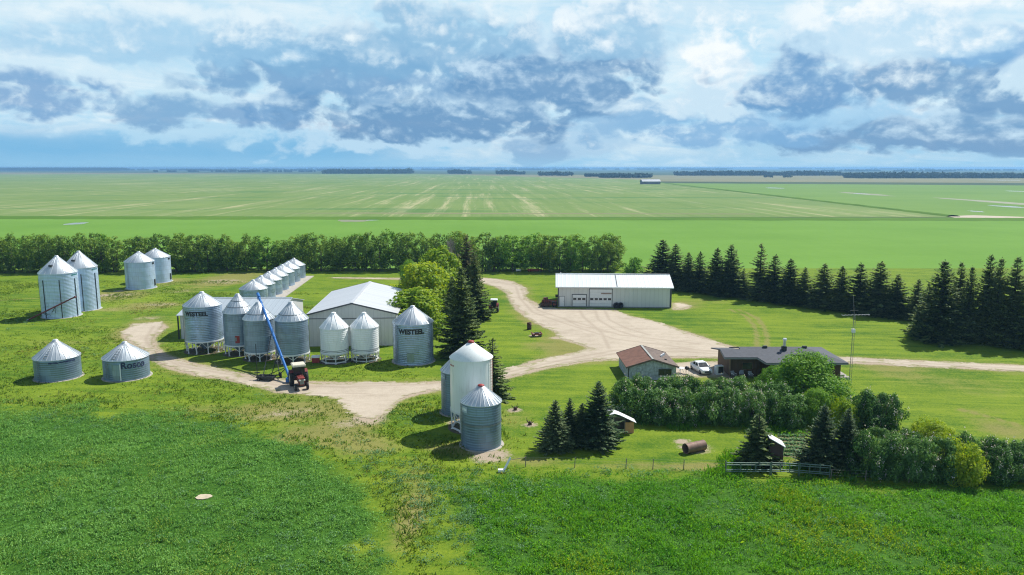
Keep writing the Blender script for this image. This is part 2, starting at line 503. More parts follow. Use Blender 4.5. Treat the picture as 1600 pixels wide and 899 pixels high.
# ------------------------------------------------------------------ ground materials
def grass_ground():
    m, nt, b = newmat('mown_grass')
    p = pos(nt); x, y, z = sep(nt, p)
    dry, bare, tall = attr(nt, 'dry'), attr(nt, 'bare'), attr(nt, 'tall')
    n1 = noise(nt, p, .05, 5, .6); n2 = noise(nt, p, .35, 6, .68); n3 = noise(nt, p, 3.2, 5, .75)
    mow = noise(nt, comb(nt, x * .06 - y * .03, y * .55 + x * .05, 0.0), 1.0, 6, .65, .3)
    t = ((n1 - .5) * 1.5 + (n2 - .5) * 1.3 + (n3 - .5) * 2.0 + (mow - .5) * 1.8 + .5).clamp()
    c = mixc(nt, t, (.052, .128, .009), (.212, .278, .022))
    c = mixc(nt, ((n2 - .5) * 1.8 + (n3 - .5) * .8 + (n1 - .5) * .8).ss(.05, .5) * .65, c, (.050, .135, .010))
    dd = (dry * 1.15 + (n1 - .45) * .7 + (mow - .5) * .9 + (n2 - .5) * .9 + (n3 - .5) * .8).ss(.25, .95)
    c = mixc(nt, dd * .8, c, mixc(nt, n3, (.15, .155, .035), (.30, .26, .10)))
    bb = (bare + (n2 - .5) * .8 + (n3 - .5) * .9).ss(.35, .75)
    c = mixc(nt, bb, c, mixc(nt, n3, (.30, .235, .17), (.46, .38, .29)))
    c = mixc(nt, (tall + (n2 - .5) * .5).ss(.3, .7), c, mixc(nt, ((n3 - .5) * 2.2 + (n2 - .5) * 1.2 + .45).clamp(), (.012, .055, .006), (.085, .20, .022)))
    plug(nt, b.inputs['Base Color'], c); b.inputs['Roughness'].default_value = .95
    b.inputs['Specular IOR Level'].default_value = .1
    plug(nt, b.inputs['Normal'], bump(nt, n3 * .5 + noise(nt, p, 7.0, 3, .7), .7, .12))
    return m

def gravel():
    m, nt, b = newmat('packed_gravel')
    p = pos(nt); x, y, z = sep(nt, p)
    n1 = noise(nt, p, .12, 5, .6); n2 = noise(nt, p, .9, 6, .65, .4); n3 = noise(nt, p, 6.0, 4, .7)
    tr = noise(nt, comb(nt, x * .10, y * .75, 2.0), 1.0, 4, .55, .8)
    t = ((n1 - .5) * 1.1 + (n2 - .5) * .8 + (n3 - .5) * .7 + (tr - .5) * .7 + .5).clamp()
    c = mixc(nt, t, (.29, .235, .17), (.56, .485, .385))
    c = mixc(nt, tr.ss(.60, .66) * .35, c, (.24, .18, .13))
    c = mixc(nt, (attr(nt, 'rut') * 1.1 + (n2 - .5) * 1.6 + (n1 - .5) * 1.2 - .1).clamp() * .45, c, (.26, .20, .145))
    c = mixc(nt, (n1 + (n2 - .5) * .6).ss(.56, .70) * .4, c, (.33, .275, .20))
    e = attr(nt, 'edge')
    c = mixc(nt, (e + (n2 - .5) * 1.5 + (n3 - .5) * .8).ss(.55, .95) * .8, c, (.20, .20, .06))
    plug(nt, b.inputs['Base Color'], c); b.inputs['Roughness'].default_value = .92
    plug(nt, b.inputs['Normal'], bump(nt, n2 * .6 + n3, .6, .05))
    return m

def crop_mat(name, a, b_, stripe=0.0, pale=None, sc=.02, head=-2.6, band=None):
    m, nt, b = newmat(name)
    p = pos(nt); x, y, z = sep(nt, p)
    h = math.radians(head)
    xr = x * math.cos(h) - y * math.sin(h)
    yr = x * math.sin(h) + y * math.cos(h)
    n1 = noise(nt, p, sc, 5, .6); n2 = noise(nt, p, .35, 4, .7); n4 = noise(nt, comb(nt, xr * .004, yr * .022, 1.0), 1.0, 5, .65, .5)
    s1 = noise(nt, comb(nt, xr * .16, yr * .004, 0.0), 1.0, 3, .7)
    t = ((n1 - .5) * 1.2 + (n2 - .5) * .5 + (s1 - .5) * stripe * .8 + (n4 - .5) * .8 + .5).clamp()
    c = mixc(nt, t, a, b_)
    if pale is not None:
        s2 = noise(nt, comb(nt, xr * .085, yr * .0022, 4.0), 1.0, 5, .75)
        c = mixc(nt, ((s2 - .5) * 2.4 * stripe + (n4 - .5) * 1.6 + (n1 - .5) * .8).ss(.0, .75) * .8, c, pale)
    if band is not None:
        c = mixc(nt, n4.ss(.52, .64) * .8, c, band)
    plug(nt, b.inputs['Base Color'], c); b.inputs['Roughness'].default_value = .95
    b.inputs['Specular IOR Level'].default_value = .08
    plug(nt, b.inputs['Normal'], bump(nt, n2, .5, .2))
    return m

M = {}
M['lawn'] = grass_ground(); M['gravel'] = gravel()
M['crop'] = crop_mat('young_crop', (.100, .215, .025), (.150, .285, .045), .35, None, .015)
M['seeded'] = crop_mat('seeded_field', (.116, .192, .044), (.194, .262, .082), 1.7, (.40, .37, .21), .006, -2.6, (.07, .165, .04))
M['crop2'] = crop_mat('far_green_crop', (.105, .205, .035), (.165, .265, .06), .5, None, .006)
M['fallow'] = crop_mat('fallow_field', (.16, .17, .08), (.24, .22, .12), .4, None, .004)
M['steppe'] = crop_mat('distant_farmland', (.035, .065, .030), (.110, .145, .06), .0, None, .0012, 0, (.02, .045, .02))
M['strip'] = crop_mat('rank_grass', (.055, .135, .014), (.110, .20, .022), .0, None, .03)
M['mud'] = paint('pale_mud', (.19, .20, .12), .8, 0, .3, .05)
M['salt'] = paint('standing_water', (.22, .25, .24), .3, 0, .2, .05)

# ------------------------------------------------------------------ the ground itself
def sheet_poly(name, pts, z, mat):
    return tag(MB().poly([(p[0], p[1], z) for p in pts]).build(name, mat), kind='structure')

R = 30000
tag(MB().poly([(-R, -300, -.06), (R, -300, -.06), (R, R, -.06), (-R, R, -.06)]).build('ground', M['steppe']), kind='structure')
sheet_poly('fallow_field', gp([(-900, 276), (2600, 290), (2400, 277.5), (1000, 274), (-700, 266.5)]), -.035, M['fallow'])
sheet_poly('seeded_field', gp([(-1800, 341), (800, 339), (1484, 339), (1240, 310), (1040, 287), (1000, 281), (640, 271.5), (-700, 274)]), -.02, M['seeded'])
sheet_poly('green_field', gp([(1486, 339), (2600, 352), (2300, 292), (1600, 290), (1043, 286.5), (1240, 309.5)]), -.02, M['crop2'])
sheet_poly('crop_field', gp([(-700, 433), (980, 433), (1030, 441), (1200, 460), (1440, 495), (1700, 525), (2200, 590), (3600, 352), (2000, 346), (800, 341.5), (-1800, 343)]), -.015, M['crop'])
# rank grass strips between the fields: low berms
def berm(name, a, b, w, h, mat, seed):
    a, b = Vector(a), Vector(b); n = int((b - a).length / 4)
    d = (b - a).normalized(); s = Vector((-d.y, d.x))
    V, Fq = [], []
    for i in range(n + 1):
        c = a + (b - a) * i / n
        k = .6 + .8 * float(vnoise(np.array([i * 4.0]), np.array([seed * 7.0]), .08, seed)[0])
        hh = h * (.4 + 1.2 * float(vnoise(np.array([i * 4.0]), np.array([seed * 3.0]), .22, seed + 5)[0]))
        for q, zz in ((-.5, -.05), (-.32, hh * .8), (-.05, hh), (.25, hh * .7), (.5, -.05)):
            V.append((c.x + s.x * w * q * k, c.y + s.y * w * q * k, zz))
    for i in range(n):
        for j in range(4):
            Fq.append((i * 5 + j, i * 5 + j + 1, i * 5 + j + 6, i * 5 + j + 5))
    return tag(mesh_np(name, V, Fq, mat, smooth=True), kind='structure')
A_, B_ = gp([(-600, 339), (1640, 343)])
berm('grass_strip', A_, B_, 30, .6, M['strip'], 1)
A_, B_ = gp([(1020, 284.5), (1490, 338.5)])
berm('ditch', A_, B_, 9, .9, M['strip'], 2)
def blotch(name, px, py, wx, wy, z, mat, seed, n=40):
    c = G(px, py)
    rx = wx * .62 / 2 * depth(c.y) / F
    ry = abs(G(px, py - wy / 2).y - G(px, py + wy / 2).y) / 2
    pts = []
    for k in range(n):
        t = 2 * PI * k / n
        q = .55 + .9 * float(vnoise(np.array([math.cos(t) * 1.7 + seed]), np.array([math.sin(t) * 1.7]), 1.2, seed, 4)[0])
        pts.append((c.x + rx * q * math.cos(t), c.y + ry * q * math.sin(t), z))
    return tag(MB().poly(pts).build(name, mat), kind='structure')
blotch('mud_patch', 552, 344, 80, 7, .0, M['mud'], 3); blotch('mud_patch', 120, 349.5, 40, 4, .0, M['salt'], 4)
blotch('pond', 585, 343.2, 44, 3, .004, M['salt'], 5)
blotch('mud_patch', 1347, 303, 40, 6, -.005, M['mud'], 6); blotch('pond', 1347, 303, 20, 2, .0, M['salt'], 7)
blotch('mud_patch', 1572, 317, 62, 16, -.005, M['mud'], 8); blotch('pond', 1575, 323, 40, 4, .0, M['salt'], 9)
blotch('pond', 1526, 330.5, 22, 2.5, .0, M['salt'], 10); blotch('pond', 1210, 294, 40, 1.2, .0, M['salt'], 11)
blotch('pond', 1590, 299, 40, 1.4, .0, M['salt'], 12); blotch('pond', 1560, 281.6, 70, 1, .0, M['salt'], 13)
sheet_poly('section_road', gp([(1480, 338), (1520, 336.5), (1900, 349), (1900, 352.5), (1560, 343), (1500, 342)]), .01, M['gravel'])
sheet_poly('stubble_edge', gp([(400, 333.4), (720, 334.4), (1180, 335.2), (1180, 334), (760, 333), (560, 332.4)]), -.01, M['mud'] if False else M['fallow'])

def yard():
    xs = np.arange(-190, 190.01, .8); ys = np.arange(30, 226.01, .6)
    X, Y = np.meshgrid(xs, ys)
    x, y = X.ravel(), Y.ravel()
    dr = np.minimum(sdf(x, y, ROAD[0]), np.minimum(sdf(x, y, SIDEPAD[0]), sdf(x, y, SIDEPAD[1])))
    tall = np.clip(-(np.minimum(sdf(x, y, CROP_L), sdf(x, y, CROP_R)) + (vnoise(x, y, .20, 5, 4) - .5) * 11.0) / 7 + .25, 0, 1)
    dry = np.zeros_like(x)
    for px, py, wx, wy, k in DRY:
        c = G(px, py); rx = wx * depth(c.y) / F * .75
        ry = abs(G(px, py - wy).y - G(px, py + wy).y) / 2
        dry += k * np.exp(-((x - c.x) / rx) ** 2 - ((y - c.y) / ry) ** 2)
    wear = np.zeros_like(x)
    for px, py, wx, wy, k in WORN:
        c = G(px, py); rx = wx * depth(c.y) / F
        ry = abs(G(px, py - wy).y - G(px, py + wy).y) / 2
        wear += k * np.exp(-((x - c.x) / rx) ** 2 - ((y - c.y) / ry) ** 2)
    # margins of the road are thin and worn
    bare = np.clip(.62 - dr / 2.2, 0, 1)
    dry += np.clip(.55 - dr / 7, 0, .5)
    bare = np.maximum(bare, wear * .62); dry = dry + wear * .7
    for px, py, r in BARE_SPOTS:
        c = G(px, py)
        bare = np.maximum(bare, 1.1 - np.hypot(x - c.x, y - c.y) / r)
    for path in TRACKS:
        for (p, q) in zip(path[:-1], path[1:]):
            a, b2 = G(*p), G(*q)
            e = np.array([b2.x - a.x, b2.y - a.y]); L2 = (e ** 2).sum()
            t = np.clip(((x - a.x) * e[0] + (y - a.y) * e[1]) / L2, 0, 1)
            d = np.hypot(x - a.x - t * e[0], y - a.y - t * e[1])
            dry = np.maximum(dry, .85 * np.exp(-(d / .55) ** 2))
    nx, ny = len(xs), len(ys)
    I = np.arange(nx * ny).reshape(ny, nx)
    Fq = np.stack([I[:-1, :-1], I[:-1, 1:], I[1:, 1:], I[1:, :-1]], -1).reshape(-1, 4)
    V = np.stack([x, y, np.zeros_like(x)], 1)
    tag(mesh_np('lawn', V, Fq, M['lawn'], attrs={'dry': np.clip(dry, 0, 1.2), 'bare': bare, 'tall': tall}), kind='structure')

RUTS = [[(760, 438), (806, 448), (812, 466), (832, 488), (880, 505), (960, 530), (1080, 545)], [(770, 438), (815, 449), (820, 466), (842, 486), (890, 501), (970, 524), (1090, 537)],
        [(690, 600), (780, 585), (880, 563), (960, 548), (1060, 545), (1150, 552), (1600, 577)], [(690, 603), (782, 589), (884, 567), (960, 553), (1060, 549), (1150, 556), (1600, 580)],
        [(930, 486), (935, 500), (960, 515), (1000, 528)], [(945, 486), (952, 500), (978, 513), (1015, 524)], [(880, 498), (905, 510), (930, 514), (950, 520)], [(906, 486), (912, 496), (940, 520), (952, 545)],
        [(240, 510), (228, 530), (238, 550), (280, 572), (360, 586), (430, 602), (540, 605), (690, 600)], [(250, 510), (236, 530), (245, 550), (285, 569), (365, 583), (432, 598), (540, 601), (690, 597)]]

def road(name, polys, x0, x1, y0, y1, res=.3, rag=1.7, z=.022):
    xs = np.arange(x0, x1, res); ys = np.arange(y0, y1, res)
    X, Y = np.meshgrid(xs, ys); x, y = X.ravel(), Y.ravel()
    d = np.full(x.shape, 1e9)
    for p in polys: d = np.minimum(d, sdf(x, y, p))
    d = d + (vnoise(x, y, .35, 3, 4) - .5) * rag * 2 + (vnoise(x, y, 2.2, 8, 2) - .5) * rag * .8
    nx, ny = len(xs), len(ys)
    keep = (d < 0).reshape(ny, nx)
    fk = keep[:-1, :-1] & keep[:-1, 1:] & keep[1:, 1:] & keep[1:, :-1]
    I = np.arange(nx * ny).reshape(ny, nx)
    Fq = np.stack([I[:-1, :-1], I[:-1, 1:], I[1:, 1:], I[1:, :-1]], -1)[fk]
    used = np.unique(Fq); mp = np.full(nx * ny, -1); mp[used] = np.arange(len(used))
    V = np.stack([x, y, np.full_like(x, z)], 1)[used]
    ux, uy = x[used], y[used]; rut = np.zeros(len(ux))
    for path in RUTS:
        for (p, q) in zip(path[:-1], path[1:]):
            a, b2 = G(*p), G(*q)
            ex, ey = b2.x - a.x, b2.y - a.y
            t = np.clip(((ux - a.x) * ex + (uy - a.y) * ey) / (ex * ex + ey * ey), 0, 1)
            rut = np.maximum(rut, np.exp(-(np.hypot(ux - a.x - t * ex, uy - a.y - t * ey) / .38) ** 2))
    tag(mesh_np(name, V, mp[Fq], M['gravel'], attrs={'rut': rut, 'edge': np.clip(1 + d[used] / 2.2, 0, 1)}), kind='structure')

WORN = [(188, 461, 34, 5, 1), (250, 476, 46, 4, .85), (350, 440, 56, 6, .95), (285, 455, 40, 5, .7), (170, 484, 30, 4, .7), (235, 497, 40, 6, .8), (120, 512, 60, 5, .5), (205, 520, 30, 8, .7), (470, 640, 60, 10, .7), (540, 662, 40, 12, .9),
        (645, 812, 22, 34, .75), (640, 740, 30, 20, .6), (600, 700, 40, 12, .6), (1100, 733, 90, 5, .6), (860, 528, 40, 6, .5), (700, 700, 30, 6, .7), (420, 650, 60, 8, .6), (1580, 672, 40, 10, .5), (1540, 640, 60, 6, .35)]
BARE_SPOTS = [(805, 641, 1.6), (828, 664, 1.5), (765, 712, 3.4), (1086, 700, 2.6), (1066, 690, 1.5), (1060, 480, 1.5), (318, 777, .2), (970, 668, .9), (163, 462, 3.0), (185, 455, 2.2),
              (575, 655, 3.5), (1255, 470, .6), (640, 560, .8), (520, 560, 2.5), (570, 558, 2.5), (440, 556, 3.0), (310, 545, 2.5), (375, 549, 2.2), (720, 660, 2.5), (835, 525, 1.8), (870, 528, 2.0)]
TRACKS = [[(1140, 484), (1165, 494), (1178, 508), (1183, 525), (1182, 545)], [(1155, 484), (1182, 496), (1193, 510), (1199, 528), (1198, 545)],
          [(1500, 640), (1560, 655), (1640, 680)], [(0, 470), (120, 462), (250, 448), (380, 430)]]
CROP_F = gp([(-700, 433), (980, 433), (1030, 441), (1200, 460), (1440, 495), (1700, 525), (2200, 590), (3600, 352), (2000, 346), (800, 341.5), (-1800, 343)])
yard()
road('gravel_road', ROAD, -75, 120, 74, 216)
road('gravel_pad', SIDEPAD, 20, 50, 95, 172, .25, .8, .018)

# ------------------------------------------------------------------ shared materials
M['galv'] = galv('galvanised_wall', (.31, .41, .54), .33, .5, var=.34)
M['galv_old'] = galv('weathered_galvanised_wall', (.235, .31, .385), .40, .45, .81, 18, .35, .7, .5)
M['galv_dark'] = galv('dull_galvanised_wall', (.19, .275, .37), .40, .4, .95, 16, .35, .35)
M['galv_bright'] = galv('bright_galvanised_wall', (.47, .60, .80), .36, .3, 1.1, 14, .14, .7)
M['galv_roof'] = galv('galvanised_roof', (.62, .66, .69), .42, .55, 30, 28, .22, .15)
M['white_paint'] = paint('white_enamel', (.72, .73, .72), .38, 0, .05, .6, (.52, .5, .46))
M['bin_white'] = paint('white_bin_coating', (.80, .82, .83), .35, 0, .05, .5, (.5, .5, .47))
M['bin_cream'] = paint('offwhite_bin_coating', (.80, .82, .80), .33, 0, .04, .3, (.5, .5, .45))
M['black_letter'] = paint('black_lettering', (.012, .013, .018), .6, 0, .2, 4)
M['teal_letter'] = paint('teal_lettering', (.03, .17, .19), .6, 0, .2, 4)
M['blue_letter'] = paint('navy_lettering', (.02, .03, .09), .6, 0, .25, 4)
M['white_letter'] = paint('white_lettering', (.7, .74, .78), .6, 0, .1, 4)
M['red_letter'] = paint('red_lettering', (.35, .03, .03), .6, 0, .2, 4)
M['pale_plate'] = paint('pale_blue_plate', (.36, .45, .55), .5, 0, .1, 2)
M['dark_steel'] = paint('dark_steel', (.035, .04, .045), .5, .5, .3, 3)
M['grey_steel'] = paint('grey_steel', (.22, .24, .25), .5, .6, .3, 3)
M['concrete'] = paint('concrete_pad', (.38, .35, .30), .9, 0, .25, .8, (.2, .18, .13), .02)
M['soil'] = paint('bare_soil', (.10, .08, .05), .95, 0, .4, .8, (.2, .17, .1), .05)
M['red_paint'] = paint('faded_red_paint', (.30, .03, .025), .5, 0, .3, 3, (.12, .05, .03))
M['door_green'] = paint('grey_green_door', (.22, .29, .25), .6, .2, .15, 2)
M['roof_rib'] = paint('roof_rib', (.50, .53, .55), .45, .5, .1, 2)

def solve(xl, xr, yb, ye=None, ya=None, foot=1.0):
    """position, radius, eave and apex height of a round bin from its sighted edges"""
    xc = (xl + xr) / 2
    Pf = G(xc, yb); u = Vector((Pf.x, Pf.y, 0)).normalized()
    r = 2.5
    for _ in range(8):
        c = Pf + u * r * foot
        r = (xr - xl) / 2 * depth(c.y, 2) * (c.y / math.hypot(c.x, c.y)) / F
    return c, r, (zat(xc, ye, c.y) if ye else None), (zat(xc, ya, c.y) if ya else None)

def corrugated(r, z0, z1, pitch=.28, amp=.017):
    n = max(4, int((z1 - z0) / (pitch / 4)))
    return [(r + amp * math.sin(i * PI / 2), z0 + (z1 - z0) * i / n) for i in range(n + 1)]

def lettering(text, size, r, zc, ang, mat, parent, name='lettering', bold=.03, stretch=1.0, squash=1.0):
    """letters bent round the wall of a bin; ang is the direction they face"""
    cu = bpy.data.curves.new(name, 'FONT')
    cu.body = text; cu.size = size; cu.align_x = 'CENTER'; cu.align_y = 'CENTER'; cu.offset = bold * size
    cu.space_character = stretch
    tmp = link(bpy.data.objects.new('tmp_text', cu))
    dg = bpy.context.evaluated_depsgraph_get(); dg.update()
    me = bpy.data.meshes.new_from_object(tmp.evaluated_get(dg))
    bpy.data.objects.remove(tmp); bpy.data.curves.remove(cu)
    for v in me.vertices:
        if r > 0:
            a = ang + v.co.x / r
            v.co = (r * math.cos(a), r * math.sin(a), zc + v.co.y * squash)
    me.materials.clear(); me.materials.append(mat)
    me.name = name
    o = link(bpy.data.objects.new(name, me))
    o.parent = parent
    return o

def face_cam(c): return math.atan2(-c.y, -c.x)        # direction from a thing to the viewer

def bin_roof(b, root, r, ze, za, mat, ribs=26, cap=.32, over=.1, lid=None, bands=0):
    tz = (za - ze) / (r - cap)
    rr = r + over; zb = ze - over * tz + .06
    roof = MB().lathe([(rr, zb - .05), (rr, zb), (cap, za), (0.01, za + .02)], max(32, ribs), True)
    for k in range(ribs):
        a = 2 * PI * k / ribs
        cs, sn = math.cos(a), math.sin(a)
        p = Vector((rr * cs, rr * sn, zb + .01)); q = Vector((cap * cs, cap * sn, za + .01))
        roof.bar(p, q, .07, .075)
    ro = roof.build('roof', mat, root)
    for j in range(bands):
        f = .32 + .34 * j
        rb = rr + (cap - rr) * f; z_ = zb + (za - zb) * f
        MB().lathe([(rb + .03, z_ - .01), (rb + .03, z_ + .09), (rb - .05, z_ + .12)], 32).build('roof_band', M['grey_steel'], ro)
    cp = MB().lathe([(cap + .05, za - .08), (cap + .05, za + .13), (cap * .75, za + .2), (.01, za + .22)], 20)
    cp.build('roof_cap', lid or mat, ro)
    return ro

def ladder(root, r, z0, z1, ang, mat):
    m = MB(); w = .2
    u = Vector((math.cos(ang), math.sin(ang), 0)); t = Vector((-u.y, u.x, 0))
    c = u * (r + .12)
    for s in (-1, 1): m.tube(c + t * w * s + Vector((0, 0, z0)), c + t * w * s + Vector((0, 0, z1)), .025, n=5)
    z = z0 + .2
    while z < z1:
        m.tube(c - t * w + Vector((0, 0, z)), c + t * w + Vector((0, 0, z)), .018, n=5); z += .33
    return m.build('ladder', mat, root)

def roof_steps(root, r, ze, za, ang, mat, n=7):
    m = MB(); u = Vector((math.cos(ang), math.sin(ang), 0)); t = Vector((-u.y, u.x, 0))
    for k in range(n):
        f = .06 + .8 * k / n
        p = u * (r * (1 - f)) + Vector((0, 0, ze + (za - ze) * f + .13))
        m.bar(p - t * .22, p + t * .22, .09, .05)
    for s in (-.24, .24): m.bar(u * (r * .96) + t * s + Vector((0, 0, ze + (za - ze) * .04 + .12)), u * (r * .25) + t * s + Vector((0, 0, ze + (za - ze) * .75 + .12)), .03)
    return m.build('roof_ladder', mat, root)

def smudge(width, hgt, r, zc, ang, mat, parent, seed):
    """a faded maker's line too worn to read: one ragged band bent round the wall"""
    rr_ = random.Random(seed); n = 22; V, Fq = [], []
    for k in range(n + 1):
        a = ang + (k / n - .5) * width / r
        lo, hi = (-.5 + rr_.random() * .45) * hgt, (.5 - rr_.random() * .45) * hgt
        for z in (lo, hi): V.append((r * math.cos(a), r * math.sin(a), zc + z))
    Fq = [(2 * k, 2 * k + 2, 2 * k + 3, 2 * k + 1) for k in range(n)]
    return MB().add(V, Fq).build('lettering', mat, parent)

def curved_panel(root, name, r, a0, a1, z0, z1, mat, out=.05):
    m = MB()
    m.lathe([(r + .012, z0), (r + out, z0), (r + out, z1), (r + .012, z1)], 8, False, arc=(a0, a1))
    return m.build(name, mat, root)

def flat_bin(label, group, c, r, ze, za, wall='galv', name='grain_bin', ribs=26, pad=True, lid=None, rails=True, over=.1, side=-.9, corr=.28):
    root = empty(name, (c.x, c.y, 0), 0, label, 'grain bin', group)
    fa = face_cam(c)
    MB().lathe(corrugated(r, .04, ze, corr), 56).build('wall', M[wall], root)
    bin_roof(None, root, r, ze, za, M['galv_roof'], ribs, lid=lid, over=over)
    if pad:
        MB().lathe([(0.01, .05), (r + .28, .05), (r + .34, -.05)], 40, False).build('base_pad', M['concrete'], root)
    if rails: ladder(root, r, .4, ze - .1, fa + side, M['grey_steel'])
    return root, fa

def hopper_bin(label, group, c, r, zs, ze, za, wall='galv', legs=10, roofmat=None, lid=None, frame=None, bands=0, footr=.95, ribs=24, sw=.14, ring=False, corr=.28, hop=None):
    root = empty('hopper_bin', (c.x, c.y, 0), 0, label, 'grain bin', group)
    frame = frame or M['white_paint']
    if corr: pr = corrugated(r, zs, ze, corr)
    else: pr = [(r, zs + (ze - zs) * i / 6) for i in range(7)]
    MB().lathe(pr, 56).build('wall', M[wall], root)
    bin_roof(None, root, r, ze, za, roofmat or M['galv_roof'], ribs, lid=lid, bands=bands)
    hz = max(.45, zs - r * .95)
    MB().lathe([(r - .02, zs + .02), (.26, hz), (.26, hz - .2), (.01, hz - .2)], 40).build('hopper', hop or M[wall], root)
    MB().lathe([(r + .02, zs - .1), (r + .07, zs - .1), (r + .07, zs + .12), (r + .02, zs + .12)], 48, False).build('skirt_ring', frame, root)
    first = None
    br = MB()
    for k in range(legs):
        a = 2 * PI * (k + .35) / legs
        if first is None:
            m = MB()
            m.bar((r * footr * math.cos(a), r * footr * math.sin(a), 0.03), (r * math.cos(a), r * math.sin(a), zs), sw)
            m.box(-.16, .16, -.16, .16, 0, .04, Matrix.Translation((r * footr * math.cos(a), r * footr * math.sin(a), 0)))
            first = m.build('leg', frame, root)
        else:
            l = first.copy(); COL.objects.link(l); l.parent = root; l.rotation_euler = (0, 0, 2 * PI * k / legs)
        b = 2 * PI * (k + .85) / legs; b0 = 2 * PI * (k - .15) / legs
        f = .45; rm = r * (footr + (1 - footr) * f)
        p = Vector((rm * math.cos(a), rm * math.sin(a), zs * f))
        for bb in (b, b0):
            br.bar(p, (r * .99 * math.cos(bb), r * .99 * math.sin(bb), zs - .05), sw * .5)
        if ring:
            a2 = 2 * PI * (k + 1.35) / legs
            br.bar((r * footr * math.cos(a), r * footr * math.sin(a), .16), (r * footr * math.cos(a2), r * footr * math.sin(a2), .16), .16)
            br.bar((r * .97 * math.cos(a), r * .97 * math.sin(a), zs * .5), (r * .97 * math.cos(a2), r * .97 * math.sin(a2), zs * .5), .09)
    br.build('bracing', frame, root)
    MB().lathe([(.01, .02), (r + .35, .02), (r + .4, -.05)], 36, False).build('base_pad', M['soil'], root)
    return root, face_cam(c)

# ------------------------------------------------------------------ grain bins
# the tall pair by the red auger
TALL = 'tall bins at the yard corner'
for xl, xr, yb, ye, ya, lab in [(66, 128.5, 498, 425, 401, 'tall bright galvanised bin with dark upright stiffeners, red auger leaning in front'),
                                (110.5, 157, 487, 417, 394, 'tall bright galvanised bin with dark stiffeners, half hidden behind its twin')]:
    c, r, ze, za = solve(xl, xr, yb, ye, ya)
    if xl > 100: r = r * 1.2; c = G(131, yb) + Vector((G(131, yb).x, G(131, yb).y, 0)).normalized() * r
    b, fa = flat_bin(lab, TALL, c, r, ze, za, 'galv_bright', ribs=18, rails=False)
    first = None
    for k in range(7):
        a = fa + 2 * PI * k / 7 + .02
        m = MB(); u = Vector((math.cos(a), math.sin(a), 0)) * (r + .05)
        m.bar(u + Vector((0, 0, .1)), u + Vector((0, 0, ze * .86)), .13, .1)
        m.build('stiffener', M['dark_steel'], b)
    smudge(1.7, .45, r + .04, ze - .5, fa + .95, M['teal_letter'], b, 3)
    a = fa - .55; p = Vector((math.cos(a), math.sin(a), 0)) * r * .62
    MB().box(-.3, .3, -.3, .3, 0, .28, Matrix.Translation(p + Vector((0, 0, ze + (za - ze) * .44)))).build('roof_hatch', M['dark_steel'], b)
for xl, xr, yb, ye, ya, lab in [(197, 245, 453, 408, 394, 'ribbed silver bin by the shelterbelt, nearer one of the far pair'),
                                (222.5, 269.5, 443, 401, 389, 'ribbed silver bin by the shelterbelt, rear one of the far pair')]:
    c, r, ze, za = solve(xl, xr, yb, ye, ya)
    b, fa = flat_bin(lab, 'far pair of bins by the shelterbelt', c, r, ze, za, 'galv_bright', ribs=22)
    curved_panel(b, 'roof_plate', r, fa + .95, fa + 1.2, ze - .75, ze - .3, M['dark_steel'])
    curved_panel(b, 'door', r, fa + 1.05, fa + 1.3, .6, 2.2, M['dark_steel'])
# two low flat bins
LOW = 'low round bins in the grass'
c, r, ze, za = solve(54.5, 130.5, 596.5, 556, 532.5)
b, fa = flat_bin('low wide round bin with ribbed cone roof, left of the pair in the grass', LOW, c, r, ze, za, 'galv_dark', ribs=30, corr=.3)
roof_steps(b, r, ze, za, fa - .55, M['grey_steel'], 7)
smudge(3.6, .30, r + .04, ze - .42, fa + .22, M['blue_letter'], b, 4)
c, r, ze, za = solve(162.3, 236.7, 596, 556.5, 536)
b, fa = flat_bin('low wide round bin with a door and large blue lettering, beside the gravel loop', LOW, c, r, ze, za, 'galv_dark', ribs=30, corr=.3)
roof_steps(b, r, ze, za, fa - .6, M['grey_steel'], 6)
lettering('Rosco', 1.3, r + .05, ze - .75, fa + .3, M['blue_letter'], b, stretch=1.05)
d = curved_panel(b, 'door', r, fa - .62, fa - .30, .25, ze - .5, M['galv_old'], .09)
curved_panel(d, 'door_frame', r, fa - .29, fa - .24, .2, ze - .45, M['white_letter'], .12)
# the row of seven small bins running away to the trees
ROW = 'row of seven silver bins'
ordn = ['nearest', 'second', 'third', 'middle', 'fifth', 'sixth', 'farthest']
for i in range(7):
    t = i / 6
    c = Vector((-57.2 - 2.6 * t, 165 + 40.5 * t, 0))
    b, fa = flat_bin('silver bin with pale cone roof, %s in the row running back to the trees' % ordn[i], ROW, c, 3.0, 3.65, 5.35, 'galv', ribs=22, rails=(i == 0), pad=False)
MB_ = MB().box(-3.2, 3.45, -44, 3.5, .0, .16, Matrix.Translation((-58.5, 205, 0)) @ Matrix.Rotation(math.radians(3.6), 4, 'Z'))
tag(MB_.build('concrete_strip', M['concrete']), kind='structure')

# hopper bins in front of the pole shed
HOP = 'hopper bins on white legs'
c, r, ze, za = solve(291, 352, 553.5, 475.5, 457.5, .95)
zs = zat(322, 529.5, c.y)
b, fa = hopper_bin('largest galvanised hopper bin on white legs, bold black lettering under its eave', HOP, c, r, zs, ze, za, 'galv', 10)
lettering('WESTEEL', .95, r + .04, ze - 1.15, fa - .42, M['black_letter'], b, bold=.05)
ladder(b, r, zs - 1, ze, fa - 1.35, M['grey_steel'])
c, r, ze, za = solve(352, 401, 557, 486, 461, .95)
zs = zat(377, 536.5, c.y)
b, fa = hopper_bin('hopper bin with a red square panel low on its wall', HOP, c, r, zs, ze, za, 'galv_old', 8, bands=2)
d = curved_panel(b, 'panel', r, fa - .30, fa - .02, zs + .55, zs + 1.75, M['red_paint'], .05)
curved_panel(d, 'latch_plate', r, fa - .33, fa - .20, zs + .9, zs + 1.5, M['grey_steel'], .08)
